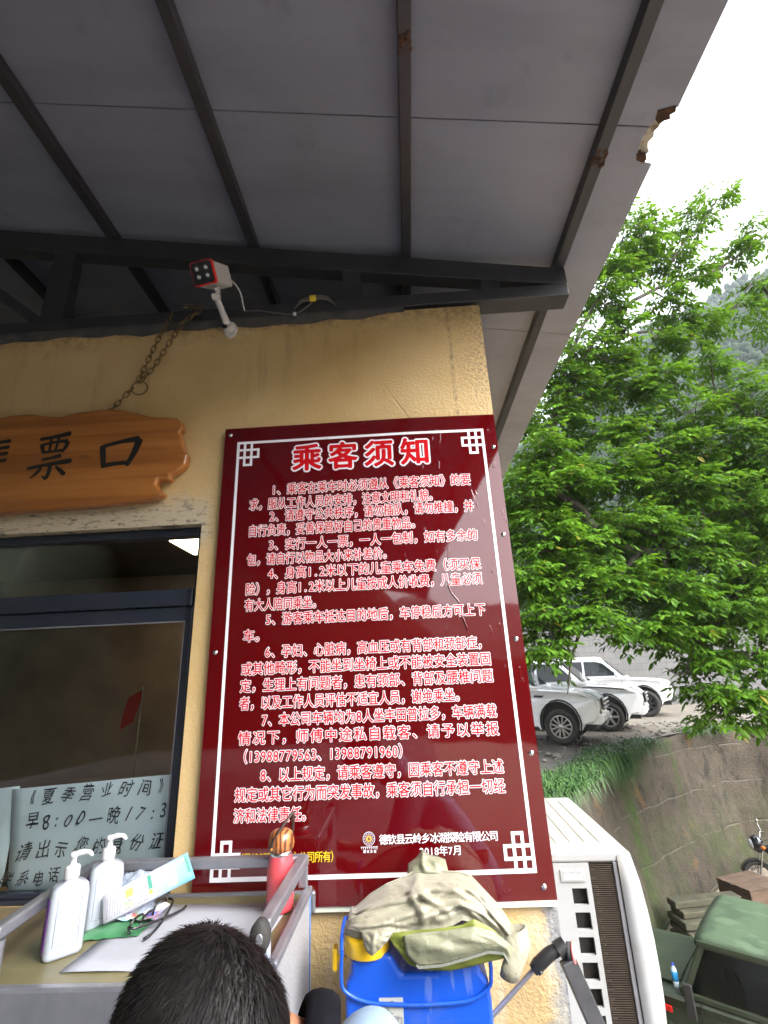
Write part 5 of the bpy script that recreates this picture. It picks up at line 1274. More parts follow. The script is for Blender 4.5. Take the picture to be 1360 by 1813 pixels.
def suv(label, wheel_at, rz, spokes=6, rim='alloy', style='plain', wr=.40, dark_bumper=False, vent=False, stripe=False):
    c, s_ = math.cos(rz), math.sin(rz); ax_, ay_ = 1.42, -.80
    root = thing('parked_car', label, 'car', (wheel_at[0]-(c*ax_-s_*ay_), wheel_at[1]-(s_*ax_+c*ay_), PZ), rz, 'white cars parked above the retaining wall')
    zs = wr/.40; zo = (wr-.40)*.9
    low = [(-2.34,.48),(-1.92,.40)]+arch(-1.42, .42, .47)+[(-.90,.34),(.90,.34)]+arch(1.42, .42, .47)+[(1.98,.40),(2.28,.44),(2.39,.58),(2.40,.74),(2.36,.90),(2.22,1.01),(1.95,1.075),(1.5,1.115),(1.0,1.15),(.80,1.17),(-2.2,1.19),(-2.38,1.08),(-2.43,.72)]
    def wf(a, b, y):
        k = 1-.20*max(0, (a-1.45)/.95)**2-.08*max(0, (-a-1.6)/.8)**2; k *= 1-.05*max(0, (b-.85)/.35)
        drop = -.03*(abs(y)/.93)**3 if b > .95 and a > .8 else 0
        return Vector((a-.10*(abs(y)/.93)**2*(1 if a > 2 else 0), y*k, b+zo+drop))
    obj('body', shaped(low, .93, wf), M['car_white'], root, local=True, bevel=.022, seg=2)
    obj('underbody', MB().box((-2.2, -.72, .30+zo), (2.2, .72, .95+zo)), M['trim'], root, local=True)
    for x in (-1.42, 1.42):
        pts = arch(x, .42+zo, .475)
        for sd in (-1, 1): obj('arch_trim', MB().tube([(a, sd*.925*(1-.012*(x > 0)), b) for a, b in pts], .022, 6), M['trim'], root, local=True)
    gh = [(.98,1.14),(.80,1.20),(.22,1.70),(-.05,1.775),(-1.75,1.79),(-2.12,1.70),(-2.36,1.16)]
    def wg(a, b, y): return Vector((a, y*(1-.24*max(0, (b-1.15))/.62), b+zo))
    obj('cabin', shaped(gh, .895, wg, .03), M['car_white'], root, local=True, bevel=.03, seg=2)
    yw = lambda b: .902*(1-.24*max(0, (b-1.15))/.62)+.004
    for sd in (-1, 1):
        for poly in ([(.66,1.22),(.20,1.61),(-.02,1.67),(-.46,1.69),(-.46,1.22)],[(-.53,1.22),(-.53,1.69),(-1.30,1.70),(-1.42,1.22)],[(-1.50,1.24),(-1.40,1.69),(-1.85,1.67),(-2.08,1.26)]):
            obj('side_window', MB().prism(poly, 0, .006, lambda a, b, d, sd=sd: Vector((a, sd*(yw(b)+d), b+zo))), M['car_glass'], root, local=True)
        mi = MB(); mi.ell((.62, sd*1.02, 1.24+zo), (.07, .11, .085), 12, 8); obj('mirror', mi, M['car_white'], root, local=True)
        sm = MB(); sm.box((-.50, sd*.926-.004, .50+zo), (-.49, sd*.926+.004, 1.16+zo)); sm.box((.74, sd*.924-.004, .46+zo), (.75, sd*.924+.004, 1.12+zo)); obj('door_seam', sm, M['trim'], root, local=True)
        for x in (-.36, -1.20): obj('handle', MB().box((x-.08, sd*.935-.012, 1.03+zo), (x+.08, sd*.935+.012, 1.06+zo)), M['car_white'], root, local=True, bevel=.006)
        hl = MB(); P6 = [(1.98,.94),(2.02,1.045),(2.20,1.005),(2.34,.90),(2.345,.82),(2.22,.83)]
        hl.prism(P6, .60, .80, lambda a, b, d, sd=sd: wf(a+.014, b+.012, sd*d)); hl.prism(P6[:4], .80, .895, lambda a, b, d, sd=sd: wf(a+.0, b+.008, sd*(d+.02)))
        obj('headlight', hl, M['headlamp'], root, local=True)
        fg = MB(); fg.prism([(2.12,.50),(2.14,.64),(2.36,.70),(2.38,.55)], .66, .80, lambda a, b, d, sd=sd: wf(a+.02, b, sd*d)); obj('fog_light_recess', fg, M['trim'], root, local=True)
        if vent: obj('fender_vent', MB().prism([(.86,.985),(.86,1.03),(1.12,1.02),(1.05,.975)], .918, .930, lambda a, b, d, sd=sd: wf(a, b, sd*d)), M['trim'], root, local=True)
        if stripe: obj('body_crease', MB().tube([(.8, sd*.905, 1.06+zo), (1.3, sd*.90, 1.05+zo), (1.9, sd*.845, .99+zo)], .012, 6), M['trim'], root, local=True)
    obj('windscreen', MB().add([wg(.845, 1.19, -.80), wg(.845, 1.19, .80), wg(.245, 1.715, .78), wg(.245, 1.715, -.78)], [(0,1,2,3)]), M['car_glass'], root, local=True, solid=.02)
    gr = MB(); gr.prism([(2.34,.66),(2.375,.90),(2.41,.88),(2.425,.66)], -.50, .50, lambda a, b, d: wf(a, b, d)); obj('grille', gr, M['trim'], root, local=True)
    for z in (.70, .78, .86): obj('grille_bar', MB().box((2.395, -.50, z+zo), (2.425, .50, z+.028+zo)), M['chrome'], root, local=True)
    bp = MB(); bp.prism([(2.05,.40),(2.05,.56),(2.40,.60),(2.47,.56),(2.47,.44),(2.38,.38)], -.86, .86, lambda a, b, d: wf(a, b, d)); obj('bumper', bp, M['trim'] if dark_bumper else M['car_white'], root, local=True, bevel=.02)
    for sd in (-1, 1): obj('roof_rail', MB().tube([(.1, sd*.60, 1.77+zo), (.0, sd*.60, 1.82+zo), (-1.8, sd*.60, 1.83+zo), (-1.9, sd*.60, 1.77+zo)], .016, 6), M['alloy'], root, local=True)
    for sd in (-1, 1): obj('tail_light', MB().box((-2.42, sd*.80-.08, .95+zo), (-2.33, sd*.80+.08, 1.15+zo)), pmat('tail_red', (.35,.01,.01), None, rough=.15), root, local=True, bevel=.01)
    for ch_ in root.children: ch_.scale = (1, 1, 1.12)
    for x in (-1.42, 1.42):
        for sd in (-1, 1): wheel(root, x, sd*.83, wr, .26, spokes, M[rim], style)
    return root
suv('white parked car nearest the notice board, with black fender vent and split spoke wheels', (4.304, 11.224), R(-27), 6, 'alloy', 'split', .40, vent=True)
suv('white parked car in the middle of the three, its hood crossed by a grey crease', (6.27, 13.333), R(-27), 6, 'alloy', 'plain', .39, stripe=True)
suv('farthest white parked car on black wheels with a dark front bumper', (8.977, 16.995), R(-25), 9, 'trim', 'plain', .44, dark_bumper=True)

# olive green jeep in the yard below
h0 = math.atan2(.64, -.76); jp = thing('jeep', 'faded olive green jeep with a worn patchy roof parked in the yard below', 'jeep', (4.78, 5.46, YZ), h0)
t = NT('jeep_paint'); t.set(Base_Color=t.mix(t.ramp(t.noise(2.2, 7, .65), .35, .7), (.018,.028,.014), (.028,.041,.021)), Roughness=t.math('ADD', .38, t.math('MULTIPLY', t.noise(6, 4), .25)), Coat_Weight=.1); jg = t.m
t = NT('jeep_canvas')
c_ = t.mix(t.ramp(t.noise(2.0, 4, .5), .44, .50), (.028,.050,.025), (.042,.070,.036)); c_ = t.mix(t.math('MULTIPLY', t.ramp(t.noise(3.7, 3, .5, vec=t.scaled((1, 2, 1))), .58, .63), .6), c_, (.066,.105,.058))
c_ = t.mix(t.ramp(t.noise(16, 4), .73, .76), c_, (.03,.035,.03)); t.set(Base_Color=c_, Roughness=.65, Normal=t.bump(t.noise(7, 5), .25, .01)); jc = t.m
low = [(-1.78,.62),(-1.66,.56)]+arch(-1.15, .46, .44)+[(-.66,.50),(.72,.50)]+arch(1.15, .46, .46)+[(1.70,.58),(1.98,.60),(2.02,.80),(2.0,1.06),(1.92,1.17),(1.7,1.215),(.86,1.235),(-1.80,1.235),(-1.84,1.15)]
def wj(a, b, y): return Vector((a, y*(1-.06*max(0, (a-1.2)/.8)), b-(.04*(abs(y)/.8)**4 if b > 1.1 and a > .8 else 0)))
obj('body', shaped(low, .80, wj, .05), jg, jp, local=True, bevel=.03, seg=3)
obj('floor', MB().box((-1.6, -.66, .45), (1.8, .66, .95)), M['trim'], jp, local=True)
obj('hood_panel', MB().prism([(.97,-.60),(.97,.60),(1.86,.56),(1.86,-.56)], 1.236, 1.256, lambda a, b, d: Vector((a, b, d-.03*max(0, (a-1.3)/.6)**2-.012*(b/.6)**2))), jg, jp, local=True, bevel=.012)
for sd in (-1, 1):
    pl = MB()
    pl.bar((.86, sd*.745, 1.23), (.60, sd*.685, 1.735), .06, .06); pl.bar((-.38, sd*.745, 1.23), (-.40, sd*.685, 1.74), .08, .05); pl.bar((-1.72, sd*.745, 1.23), (-1.68, sd*.685, 1.74), .09, .06)
    pl.bar((.60, sd*.685, 1.735), (-1.70, sd*.685, 1.745), .06, .07); pl.bar((.86, sd*.760, 1.235), (-1.76, sd*.760, 1.235), .05, .05)
    obj('window_frame', pl, jg, jp, local=True, bevel=.008)
    for poly in ([(.80,1.262),(.59,1.70),(-.355,1.70),(-.345,1.262)],[(-.43,1.262),(-.44,1.70),(-1.63,1.70),(-1.67,1.262)]):
        obj('side_window', MB().prism(poly, 0, .006, lambda a, b, d, sd=sd: Vector((a, sd*(.752-.125*(b-1.23)/.5+d), b))), glass_mat('jeep_glass', (.68,.70,.70)), jp, local=True)
    sm = MB(); sm.box((.70, sd*.803-.004, .56), (.712, sd*.803+.004, 1.21)); sm.box((-.372, sd*.803-.004, .56), (-.36, sd*.803+.004, 1.21)); sm.box((-.36, sd*.803-.004, .56), (.70, sd*.803+.004, .57)); obj('door_seam', sm, M['trim'], jp, local=True)
    obj('door_latch', MB().box((.50, sd*.806, 1.00), (.56, sd*.830, 1.10)), M['chrome'], jp, local=True, bevel=.01)
    obj('turn_lamp', MB().box((1.02, sd*.800-.01, 1.03), (1.12, sd*.800+.018, 1.09)), pmat('lamp_red', (.55,.015,.01), None, rough=.2), jp, local=True, bevel=.008)
    mr = MB(); mr.bar((.80, sd*.80, 1.16), (.79, sd*.90, 1.22), .025, .025); mr.bar((.785, sd*.905, 1.08), (.785, sd*.900, 1.40), .10, .03); obj('mirror', mr, M['black_rubber'], jp, local=True, bevel=.012)
    hl = obj('headlight', MB().lathe([(.11, 0), (.11, .03), (.06, .06), (0, .065)], 18, (2.0, sd*.45, .95), (1, 0, 0)), M['headlamp'], jp, local=True)
    obj('arch_lip', MB().tube([(a, sd*.802, b) for a, b in arch(1.15, .46, .475)], .014, 6), jg, jp, local=True)
obj('windscreen_frame', MB().bar((.60, -.685, 1.735), (.60, .685, 1.735), .07, .06).bar((.89, -.74, 1.25), (.89, .74, 1.25), .06, .06).bar((.87, 0, 1.25), (.61, 0, 1.72), .03, .03), jg, jp, local=True, bevel=.008)
obj('windscreen', MB().add([(.88, -.70, 1.27), (.88, .70, 1.27), (.615, .65, 1.705), (.615, -.65, 1.705)], [(0,1,2,3)]), glass_mat('jeep_screen', (.40,.43,.43)), jp, local=True, solid=.006)
rf_ = MB(); rows = []
for i in range(25):
    x = .66-2.42*i/24; row = []
    for j in range(19):
        v = j/9-1; yv = .735*v
        z = 1.80+.035*(1-v*v)-.030*max(0, (abs(v)-.90)/.10)**2-.02*max(0, (1.0-i)/1.0)**2+.003*mnoise.noise((x*2.5, yv*3, 1))-.012*(i % 6 == 0)
        row.append(Vector((x, yv, z)))
    rows.append(row)
obj('roof', rf_.grid(rows), jc, jp, local=True, solid=.04)
for sd in (-1, 1): obj('drip_rail', MB().box((-1.74, sd*.742-.012, 1.735), (.64, sd*.742+.012, 1.785)), jg, jp, local=True, bevel=.006)
seat_m = pmat('seat_cover', (.26,.25,.25), (.12,.115,.115), 5, .45)
for sd in (-1, 1):
    s_ = MB(); s_.prism([(.12,.96),(.16,1.05),(-.32,1.05),(-.42,1.55),(-.52,1.55),(-.46,.96)], sd*.36-.24, sd*.36+.24, lambda a, b, d: Vector((a, d, b))); obj('seat', s_, seat_m, jp, local=True, bevel=.04, seg=3)
obj('steering_wheel', MB().tube([(.42+.06*math.sin(a), .36+.19*math.cos(a), 1.25+.18*math.sin(a)) for a in [2*PI*i/24 for i in range(24)]], .014, 6, closed=True), M['black_plastic'], jp, local=True)
for x in (-1.15, 1.15):
    for sd in (-1, 1): wheel(jp, x, sd*.70, .39, .2, 5, M['trim'], 'plain')
wb = thing('water_bottle', 'blue labelled water bottle standing on the green jeep near its windscreen', 'bottle', (3.60, 5.555, YZ+1.237))
clr = pmat('clear_pet', (.50,.62,.68), None, rough=.12)
obj('body', MB().lathe([(.028, 0), (.033, .005), (.033, .06), (.031, .064), (.033, .068), (.033, .15), (.030, .17), (.016, .195), (.014, .205)], 20), clr, wb, local=True)
obj('label', MB().lathe([(.0335, .062), (.0345, .063), (.0345, .150), (.0335, .151)], 20), pmat('label_blue', (.03,.36,.68), (.02,.16,.45), 30, .35), wb, local=True)
obj('cap', MB().lathe([(.0155, .205), (.016, .207), (.016, .224), (.0, .226)], 16), pmat('cap_blue', (.02,.05,.45), None, rough=.4), wb, local=True)

# planks, crate, motorcycle by the wall
pl_m = pmat('weathered_planks', (.040,.040,.022), (.075,.070,.042), 5, .8, stretch=(1, 1, 4), bump=.3)
pt = thing('plank_stack', 'stack of weathered brown planks lying between the jeep and the retaining wall', 'planks', (5.95, 9.35, YZ), R(8))
for i, (z, w_, dx) in enumerate(((0, .70, 0), (.13, .64, .04), (.26, .52, .02), (.38, .36, .10), (.49, .22, .05))):
    obj('plank', MB().box((-.62+dx, -w_/2+.10*i*.5, z), (.75+dx*.5, w_/2+.06*i, z+.115-.01*(i % 2))), pl_m, pt, local=True, bevel=.02)
cr = thing('wooden_crate', 'brown wooden crate with a slatted lid behind the jeep roof', 'crate', (7.25, 10.15, YZ), R(20))
br_m = pmat('crate_wood', (.070,.042,.026), (.105,.068,.044), 4, .75, stretch=(1, 1, 5))
obj('box', MB().box((-.45, -.35, 0), (.45, .35, .62)), br_m, cr, local=True, bevel=.01)
for i in range(4): obj('slat', MB().box((-.47, -.36+.185*i, .622), (.47, -.20+.185*i, .645)), br_m, cr, local=True, bevel=.005)
mc = thing('motorcycle', 'black motorcycle with chrome bars and orange indicator parked against the retaining wall', 'motorcycle', (8.75, 11.1, YZ), R(165))
for x in (.66, -.64):
    wt = MB(); wt.tube([(x+.27*math.cos(a), 0, .30+.27*math.sin(a)) for a in [2*PI*i/28 for i in range(28)]], .05, 10, closed=True); wo = obj('wheel', wt, M['tyre'], mc, local=True)
    sp_ = MB(); sp_.lathe([(.05, -.06), (.05, .06)], 12, (x, 0, .30), (0, 1, 0))
    for i in range(10): a = 2*PI*i/10; sp_.tube([(x, 0, .30), (x+.235*math.cos(a), 0, .30+.235*math.sin(a))], .006, 5)
    s2 = obj('spokes', sp_, M['alloy'], wo, local=True)
obj('fork', MB().tube([(.66, .07, .30), (.46, .07, .98)], .02, 8).tube([(.66, -.07, .30), (.46, -.07, .98)], .02, 8), M['chrome'], mc, local=True)
bk_p = pmat('bike_black', (.010,.010,.013), None, rough=.18, coat=.6)
obj('tank', MB().ell((.16, 0, .82), (.30, .14, .13), 18, 12), bk_p, mc, local=True)
obj('seat', MB().prism([(-.08,.78),(-.05,.86),(-.5,.90),(-.74,.97),(-.74,.88),(-.4,.78)], -.13, .13, lambda a, b, d: Vector((a, d, b))), M['black_rubber'], mc, local=True, bevel=.03, seg=3)
obj('engine', MB().box((-.18, -.16, .30), (.26, .16, .62)).box((-.55, -.05, .55), (-.1, .05, .76)), M['dark_steel'], mc, local=True, bevel=.03)
obj('handlebar', MB().tube(curve_pts([(.26, .40, 1.08), (.36, .28, 1.10), (.46, .06, 1.0), (.46, -.06, 1.0), (.36, -.28, 1.10), (.26, -.40, 1.08)], 5), .014, 8), M['chrome'], mc, local=True)
obj('front_fairing', MB().ell((.56, 0, .93), (.13, .16, .17), 16, 12), bk_p, mc, local=True)
obj('headlight', MB().lathe([(.10, 0), (.10, .03), (.05, .06), (0, .065)], 18, (.66, 0, .92), (1, 0, -.1)), M['headlamp'], mc, local=True)
obj('front_fender', MB().grid([[Vector((.66+.34*math.cos(a), yv, .30+.34*math.sin(a))) for yv in (-.07, 0, .07)] for a in [R(20+130*i/12) for i in range(13)]]), bk_p, mc, local=True, solid=.01)
obj('exhaust', MB().tube([(.1, -.14, .35), (-.2, -.17, .26), (-.75, -.18, .36)], [.025, .03, .045], 10), M['chrome'], mc, local=True)
for sd in (-1, 1):
    obj('indicator', MB().ell((.52, sd*.24, .92), (.05, .045, .035), 10, 8), M['indicator'], mc, local=True)
    mr = MB(); mr.tube([(.34, sd*.28, 1.10), (.36, sd*.33, 1.26)], .008, 6); mr.ell((.36, sd*.36, 1.30), (.02, .075, .05), 12, 8); obj('mirror', mr, M['chrome'], mc, local=True)

# ------------------------------------------------------------------ walnut tree
CLUMPS= [(9.56, 8.2, 13.25, 0.31, 0.3, 0.36), (8.87, 8.2, 12.52, 0.42, 0.3, 0.43), (7.99, 8.2, 11.55, 0.47, 0.4, 0.45), (7.06, 8.0, 11.61, 0.52, 0.5, 0.56), (6.99, 7.9, 12.17, 0.31, 0.4, 0.57), (6.43, 8.0, 10.94, 0.46, 0.5, 0.65), (10.26, 8.3, 12.1, 0.47, 0.4, 0.42), (10.05, 8.4, 10.64, 0.35, 0.4, 0.39), (9.43, 8.3, 11.42, 0.41, 0.3, 0.29), (8.14, 8.1, 10.61, 0.46, 0.3, 0.28), (7.39, 8.0, 9.97, 0.34, 0.3, 0.27), (9.15, 8.3, 9.83, 0.45, 0.4, 0.3), (8.32, 8.2, 9.48, 0.52, 0.4, 0.26), (5.9, 8.0, 9.94, 0.48, 0.5, 0.58), (5.33, 8.0, 8.99, 0.49, 0.5, 0.52), (6.3, 8.0, 9.23, 0.36, 0.4, 0.36), (6.94, 8.1, 8.93, 0.52, 0.4, 0.39), (7.92, 8.3, 9.01, 0.44, 0.4, 0.42), (8.22, 8.3, 8.34, 0.33, 0.3, 0.28), (5.83, 8.2, 8.46, 0.6, 0.6, 0.48), (4.69, 8.1, 8.16, 0.44, 0.5, 0.62), (5.06, 8.3, 7.65, 0.57, 0.7, 0.52), (6.05, 8.4, 7.8, 0.65, 0.6, 0.4), (4.39, 8.3, 7.1, 0.46, 0.6, 0.6), (7.05, 8.2, 8.05, 0.33, 0.3, 0.28), (5.36, 8.5, 6.7, 0.64, 0.8, 0.44), (3.92, 8.3, 6.12, 0.62, 0.8, 0.51), (6.32, 8.5, 7.0, 0.59, 0.6, 0.39), (8.63, 8.6, 7.73, 0.64, 0.6, 0.37), (9.3, 8.7, 7.28, 0.46, 0.6, 0.61), (7.61, 8.5, 6.99, 0.63, 0.7, 0.44), (6.87, 8.6, 6.36, 0.75, 0.9, 0.49), (8.36, 8.7, 6.45, 0.75, 0.9, 0.58), (8.88, 8.7, 5.85, 0.49, 0.8, 0.7), (5.55, 8.5, 5.69, 0.74, 1.0, 0.55), (4.31, 8.3, 5.41, 0.73, 1.0, 0.54), (3.39, 8.2, 5.17, 0.55, 0.9, 0.66), (6.99, 8.6, 5.23, 0.8, 1.0, 0.6), (8.17, 8.6, 4.63, 0.71, 1.0, 0.65), (3.57, 8.0, 4.21, 0.69, 0.9, 0.49), (4.74, 8.3, 4.35, 0.65, 1.0, 0.56), (5.91, 8.5, 4.47, 0.71, 1.0, 0.57), (6.97, 8.5, 3.91, 0.76, 1.0, 0.62), (7.99, 8.5, 3.37, 0.56, 1.0, 0.72), (3.05, 7.8, 3.26, 0.44, 0.7, 0.52), (4.0, 8.0, 3.36, 0.66, 0.9, 0.51), (5.11, 8.3, 3.24, 0.74, 1.0, 0.54), (6.12, 8.4, 2.98, 0.67, 1.0, 0.53), (7.14, 8.4, 2.59, 0.72, 1.0, 0.56), (3.24, 7.7, 2.47, 0.46, 0.6, 0.42), (4.11, 7.8, 2.44, 0.46, 0.7, 0.38), (5.17, 8.1, 2.32, 0.53, 0.8, 0.32), (6.05, 8.2, 2.18, 0.49, 0.8, 0.43), (7.27, 8.3, 1.71, 0.52, 0.8, 0.53), (6.45, 8.2, 1.63, 0.52, 0.8, 0.46), (3.19, 7.6, 1.96, 0.31, 0.5, 0.24), (6.13, 8.1, 1.19, 0.31, 0.5, 0.22), (6.71, 8.2, 1.02, 0.51, 0.6, 0.36), (7.07, 8.2, 0.66, 0.36, 0.5, 0.35), (6.19, 8.1, 0.65, 0.26, 0.3, 0.15), (7.41, 8.0, 11.95, 0.42, 0.4, 0.57), (6.02, 7.9, 10.43, 0.32, 0.4, 0.52), (5.0, 8.0, 8.61, 0.31, 0.4, 0.54), (7.68, 8.2, 9.62, 0.45, 0.4, 0.4), (6.63, 8.3, 7.69, 0.51, 0.5, 0.36), (10.66, 8.8, 9.19, 0.67, 0.9, 1.03), (10.25, 8.9, 6.73, 0.76, 1.0, 1.06), (9.43, 8.8, 4.36, 0.71, 1.0, 0.92), (8.68, 8.6, 2.43, 0.66, 1.0, 0.8), (8.0, 8.4, 1.06, 0.51, 0.8, 0.51), (11.67, 8.6, 12.01, 0.7, 0.8, 0.97)]
CLUMPS += [(4.85, 9.92, 4.78, 0.74, 0.8, 0.59), (4.29, 10.57, 8.68, 0.6, 0.8, 0.47), (10.68, 10.57, 5.1, 0.69, 0.8, 0.59), (4.37, 10.62, 4.44, 0.71, 0.8, 0.62), (7.35, 9.44, 5.93, 0.85, 0.8, 0.54), (7.98, 10.4, 2.79, 0.87, 0.8, 0.52), (9.43, 10.71, 5.39, 0.85, 0.8, 0.43), (4.71, 10.75, 7.24, 0.67, 0.8, 0.59), (5.34, 9.94, 4.98, 0.64, 0.8, 0.58), (7.02, 10.35, 2.7, 0.87, 0.8, 0.66), (9.54, 9.63, 3.72, 0.84, 0.8, 0.69), (9.73, 10.4, 4.49, 0.58, 0.8, 0.65), (7.28, 9.49, 6.05, 0.84, 0.8, 0.7), (3.62, 9.97, 3.38, 0.56, 0.8, 0.49), (7.73, 9.46, 2.72, 0.75, 0.8, 0.41), (8.96, 10.63, 6.13, 0.89, 0.8, 0.55), (10.11, 9.51, 5.73, 0.74, 0.8, 0.41), (4.82, 10.25, 5.73, 0.56, 0.8, 0.41), (10.18, 10.74, 6.22, 0.86, 0.8, 0.51), (6.61, 10.3, 4.94, 0.74, 0.8, 0.57), (7.08, 10.11, 2.47, 0.67, 0.8, 0.62), (5.42, 10.77, 6.61, 0.71, 0.8, 0.56), (3.42, 10.21, 5.75, 0.51, 0.8, 0.58), (6.26, 9.89, 3.91, 0.78, 0.8, 0.62), (3.84, 10.35, 8.22, 0.89, 0.8, 0.48), (6.27, 9.85, 4.39, 0.65, 0.8, 0.49)]
LIMBS= [[(9.95, 9.0, -1.01), (9.62, 9.0, 0.98), (9.21, 8.9, 2.67), (8.2, 8.8, 3.42), (6.99, 8.6, 3.75), (5.68, 8.5, 3.92), (4.88, 8.4, 4.31), (4.63, 8.4, 4.9), (4.11, 8.3, 5.32), (4.1, 8.3, 5.97), (4.3, 8.3, 6.96), (4.76, 8.2, 7.76), (5.67, 8.1, 9.2), (6.49, 8.1, 9.97), (7.63, 8.2, 10.58), (8.65, 8.2, 10.81), (9.72, 8.3, 11.45), (10.88, 8.4, 12.35)], [(5.79, 8.1, 9.03), (6.59, 8.1, 9.13), (7.48, 8.2, 9.33), (8.49, 8.2, 9.63), (9.57, 8.3, 9.88)], [(7.7, 8.2, 10.61), (7.93, 8.2, 11.28), (8.45, 8.2, 11.98), (9.13, 8.2, 12.69), (9.67, 8.2, 13.45)], [(4.11, 8.3, 5.32), (4.44, 8.3, 5.47), (5.08, 8.4, 5.71), (5.97, 8.5, 5.94), (7.09, 8.6, 6.2), (8.32, 8.7, 6.31)], [(9.21, 8.9, 2.67), (9.64, 8.9, 4.78), (9.69, 8.8, 6.41), (9.02, 8.7, 7.0), (8.47, 8.6, 7.59), (7.37, 8.5, 7.08)], [(9.64, 8.9, 4.78), (10.31, 8.8, 7.58), (10.5, 8.7, 9.81), (10.08, 8.5, 10.74), (9.23, 8.4, 9.92)], [(6.99, 8.6, 3.75), (6.36, 8.6, 4.09), (5.56, 8.5, 4.49), (4.69, 8.3, 4.11), (3.78, 8.1, 3.92), (2.97, 7.9, 3.8)], [(5.68, 8.5, 3.92), (5.0, 8.3, 3.25), (4.16, 7.9, 2.56), (3.71, 7.7, 1.84), (3.47, 7.6, 1.17)], [(8.2, 8.8, 3.42), (7.21, 8.5, 2.6), (6.4, 8.3, 2.06), (5.83, 8.1, 1.45), (5.48, 8.0, 1.52)], [(9.21, 8.9, 2.67), (8.08, 8.5, 1.79), (7.16, 8.3, 1.3), (6.55, 8.2, 0.83), (6.13, 8.1, 0.61)], [(4.1, 8.3, 5.97), (3.93, 8.2, 6.35), (3.53, 8.2, 5.69), (3.21, 8.1, 4.88)], [(4.16, 7.9, 2.56), (3.52, 7.7, 2.25), (3.06, 7.6, 1.76)], [(4.3, 8.3, 6.96), (4.72, 8.1, 8.32), (5.44, 8.0, 9.64), (6.3, 8.0, 10.95), (7.01, 7.9, 12.26)], [(6.99, 8.6, 3.75), (7.25, 8.6, 4.82), (6.68, 8.6, 5.52), (5.65, 8.5, 6.25), (5.36, 8.5, 6.7)]]
tree = thing('walnut_tree', 'tall leafy green walnut tree spreading its branches over the parked cars', 'tree', (9.9, 9.4, YZ))
q = random.Random(17); bark = pmat('bark', (.055,.045,.034), (.105,.09,.07), 7, .9, bump=.6, bscale=30, stretch=(1, 1, .4))
tw = MB(); allp = []
r_of = lambda k, d: d
base_r = [.13, .04, .045, .075, .10, .085, .075, .07, .06, .06, .05, .045, .065, .06]
tk_ = [Vector((9.9, 9.4, YZ-.1)), Vector((9.85, 9.35, -1.2)), Vector((9.75, 9.2, .6))]
tw.tube(tk_+[Vector(LIMBS[0][2])], [.30, .26, .23, .20], 12)
for k, L in enumerate(LIMBS):
    P = [Vector(p) for p in L]
    if k == 0: P = P[2:]
    P = curve_pts(P, 5); n = len(P); r0 = base_r[k]
    P = [p+Vector((mnoise.noise(p*1.7), mnoise.noise(p*1.7+Vector((9,0,0))), mnoise.noise(p*1.7+Vector((0,9,0)))))*.05 for p in P]
    tw.tube(P, [max(.008, r0*(1-.86*i/(n-1))) for i in range(n)], 7)
    allp += [(p, max(.008, r0*(1-.86*i/(n-1)))) for i, p in enumerate(P)]
lv, lf_ = [], []
def leaf(p, d, size):
    """a drooping compound leaf: leaflets in pairs along a thin stalk"""
    d = (d+Vector((0, 0, q.uniform(-.35, .15)))).normalized(); side = d.cross(Vector((0, 0, 1)))
    if side.length < .05: side = Vector((1, 0, 0))
    side.normalize(); L = size*q.uniform(2.0, 2.7); npair = 3 if q.random() < .7 else 2
    for k in range(npair*2+1):
        if k == npair*2: u = 1.0; sd = 0
        else: u = .30+.62*(k//2)/max(1, npair-1)*.95; sd = 1 if k % 2 else -1
        o = p+d*L*u+Vector((0, 0, -.16*L*u*u)); ld = (d*(.45 if sd else 1)+side*sd*.9+Vector((0, 0, q.uniform(-.75, -.15)))).normalized()
        ll = size*q.uniform(.8, 1.15)*(1.15 if sd == 0 else 1)*(.8+.3*u); wd = ld.cross(Vector((q.uniform(-.5, .5), q.uniform(-.5, .5), 1))).normalized()*ll*.25
        nn = wd.cross(ld).normalized()*ll*.05*q.choice((1, 1, -1)); dr = Vector((0, 0, -.10*ll)); b = len(lv)
        lv.extend((o, o+ld*ll*.32+wd*.85+nn, o+ld*ll*.65+wd*.75+nn+dr*.4, o+ld*ll+dr, o+ld*ll*.65-wd*.75+nn+dr*.4, o+ld*ll*.32-wd*.85+nn, o+ld*ll*.5+dr*.3))
        lf_.extend(((b, b+1, b+6), (b+1, b+2, b+6), (b+2, b+3, b+6), (b, b+6, b+5), (b+5, b+6, b+4), (b+4, b+6, b+3)))
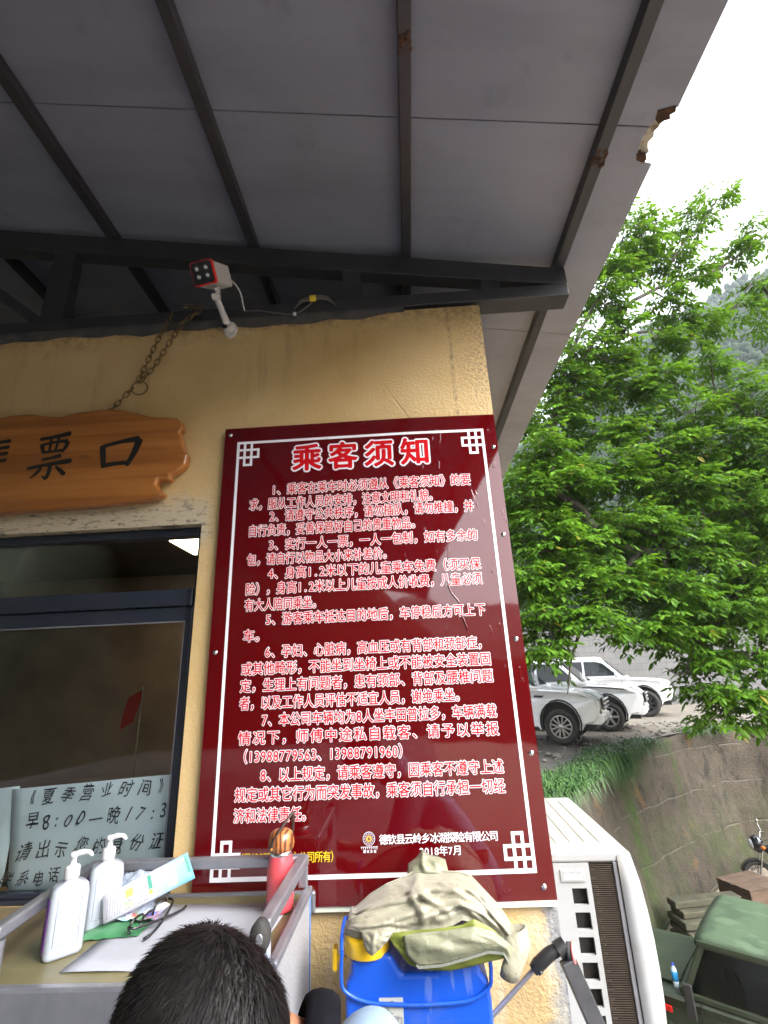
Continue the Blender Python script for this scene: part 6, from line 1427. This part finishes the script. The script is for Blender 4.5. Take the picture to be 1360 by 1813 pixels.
for cx, cy, cz, rx, ry, rz_ in CLUMPS:
    c = Vector((cx, cy, cz)); j = min(allp, key=lambda e: (e[0]-c).length)
    a_ = j[0]; mid = a_.lerp(c, .55)+Vector((0, 0, .10*(c-a_).length))
    if (c-a_).length > .12: tw.tube(curve_pts([a_, mid, c], 4), [min(j[1]*.7, .030)*(1-.7*i/8)+.005 for i in range(9)], 5)
    vol = rx*rz_; nt = max(6, int((14+vol*62)*(.62 if cz > 8.5 else .80 if cz > 6.3 else 1.15)))
    if cz < 1.9: rx, rz_ = rx*.75, rz_*.62; nt = int(nt*.7)
    for k in range(nt):
        th_, s_z = q.uniform(0, 2*PI), q.uniform(-.95, .95); ph = math.asin(s_z); f = q.uniform(.45, 1.18)
        e = c+Vector((rx*1.05*math.cos(ph)*math.cos(th_), ry*math.cos(ph)*math.sin(th_), rz_*1.05*s_z))*f
        st = c.lerp(e, .10)+Vector((0, 0, .02)); m_ = st.lerp(e, .55)+Vector((0, 0, .06*(e-st).length))
        P = curve_pts([st, m_, e+Vector((0, 0, -.05))], 3); tw.tube(P, [.007-.005*i/(len(P)-1) for i in range(len(P))], 4, cap=False)
        ln_ = (e-c).length; nl = int(3+ln_*9)
        for i in range(nl):
            u = .25+.78*i/max(1, nl-1); pos = P[min(len(P)-1, int(u*(len(P)-1)))]+Vector((q.gauss(0, .03), q.gauss(0, .03), q.gauss(0, .03)))
            dd = (e-c).normalized(); dd.z *= .4; an = q.uniform(-1.3, 1.3); dd = Matrix.Rotation(an, 3, 'Z') @ dd
            leaf(pos, dd, q.uniform(.10, .155))
t = NT('walnut_leaf'); g = t.n('ShaderNodeNewGeometry'); rndi = g.outputs['Random Per Island']
lc = t.mix(rndi, (.034,.100,.007), (.092,.200,.016)); lc = t.mix(t.ramp(t.noise(.9, 3), .4, .65), lc, t.mix(rndi, (.055,.145,.009), (.125,.250,.020)))
lc = t.mix(t.ramp(rndi, .985, .99), lc, (.18,.16,.02))
pb = t.b; t.set(Base_Color=lc, Roughness=.45, Specular_IOR_Level=.16)
trn = t.n('ShaderNodeBsdfTranslucent'); t.link(t.mix(.5, lc, (.17,.32,.015)), trn.inputs[0]); mx = t.n('ShaderNodeMixShader'); mx.inputs[0].default_value = .38
t.link(pb.outputs[0], mx.inputs[1]); t.link(trn.outputs[0], mx.inputs[2]); t.link(mx.outputs[0], t.out.inputs[0])
obj('trunk', tw, bark, tree, norm=False)
fo = MB(); fo.v = lv; fo.f = lf_; fo.sm = [False]*len(lf_); obj('crown', fo, t.m, tree, norm=False)
nut0 = None
for i in range(60):
    c = CLUMPS[30+int(q.random()*30)]; at_n = Vector((c[0]+q.gauss(0, c[3]*.7), c[1]-c[4]*.5*q.random(), c[2]+q.gauss(0, c[5]*.6)))-Vector(tree.location)
    if nut0 is None: nut0 = obj('nut', MB().ell((0, 0, 0), (.020, .020, .023), 8, 6), pmat('green_nut', (.08,.13,.025), None, rough=.5), tree, local=True); n_ = nut0
    else: n_ = nut0.copy(); COL.objects.link(n_); n_.parent = tree
    n_.location = at_n
print('leaf faces', len(lf_))

# ------------------------------------------------------------------ the air: one even box of thin mist round the whole valley
t = NT('thin_mist'); t.t.nodes.remove(t.b)
pv = t.n('ShaderNodeVolumePrincipled'); pv.inputs['Color'].default_value = (.80,.88,.96,1); pv.inputs['Density'].default_value = .0005; pv.inputs['Anisotropy'].default_value = .2
t.link(pv.outputs[0], t.out.inputs['Volume'])
hz_ = obj('haze', MB().box((-540, -540, -6), (540, 540, 290)), t.m); hz_['kind'] = 'stuff'
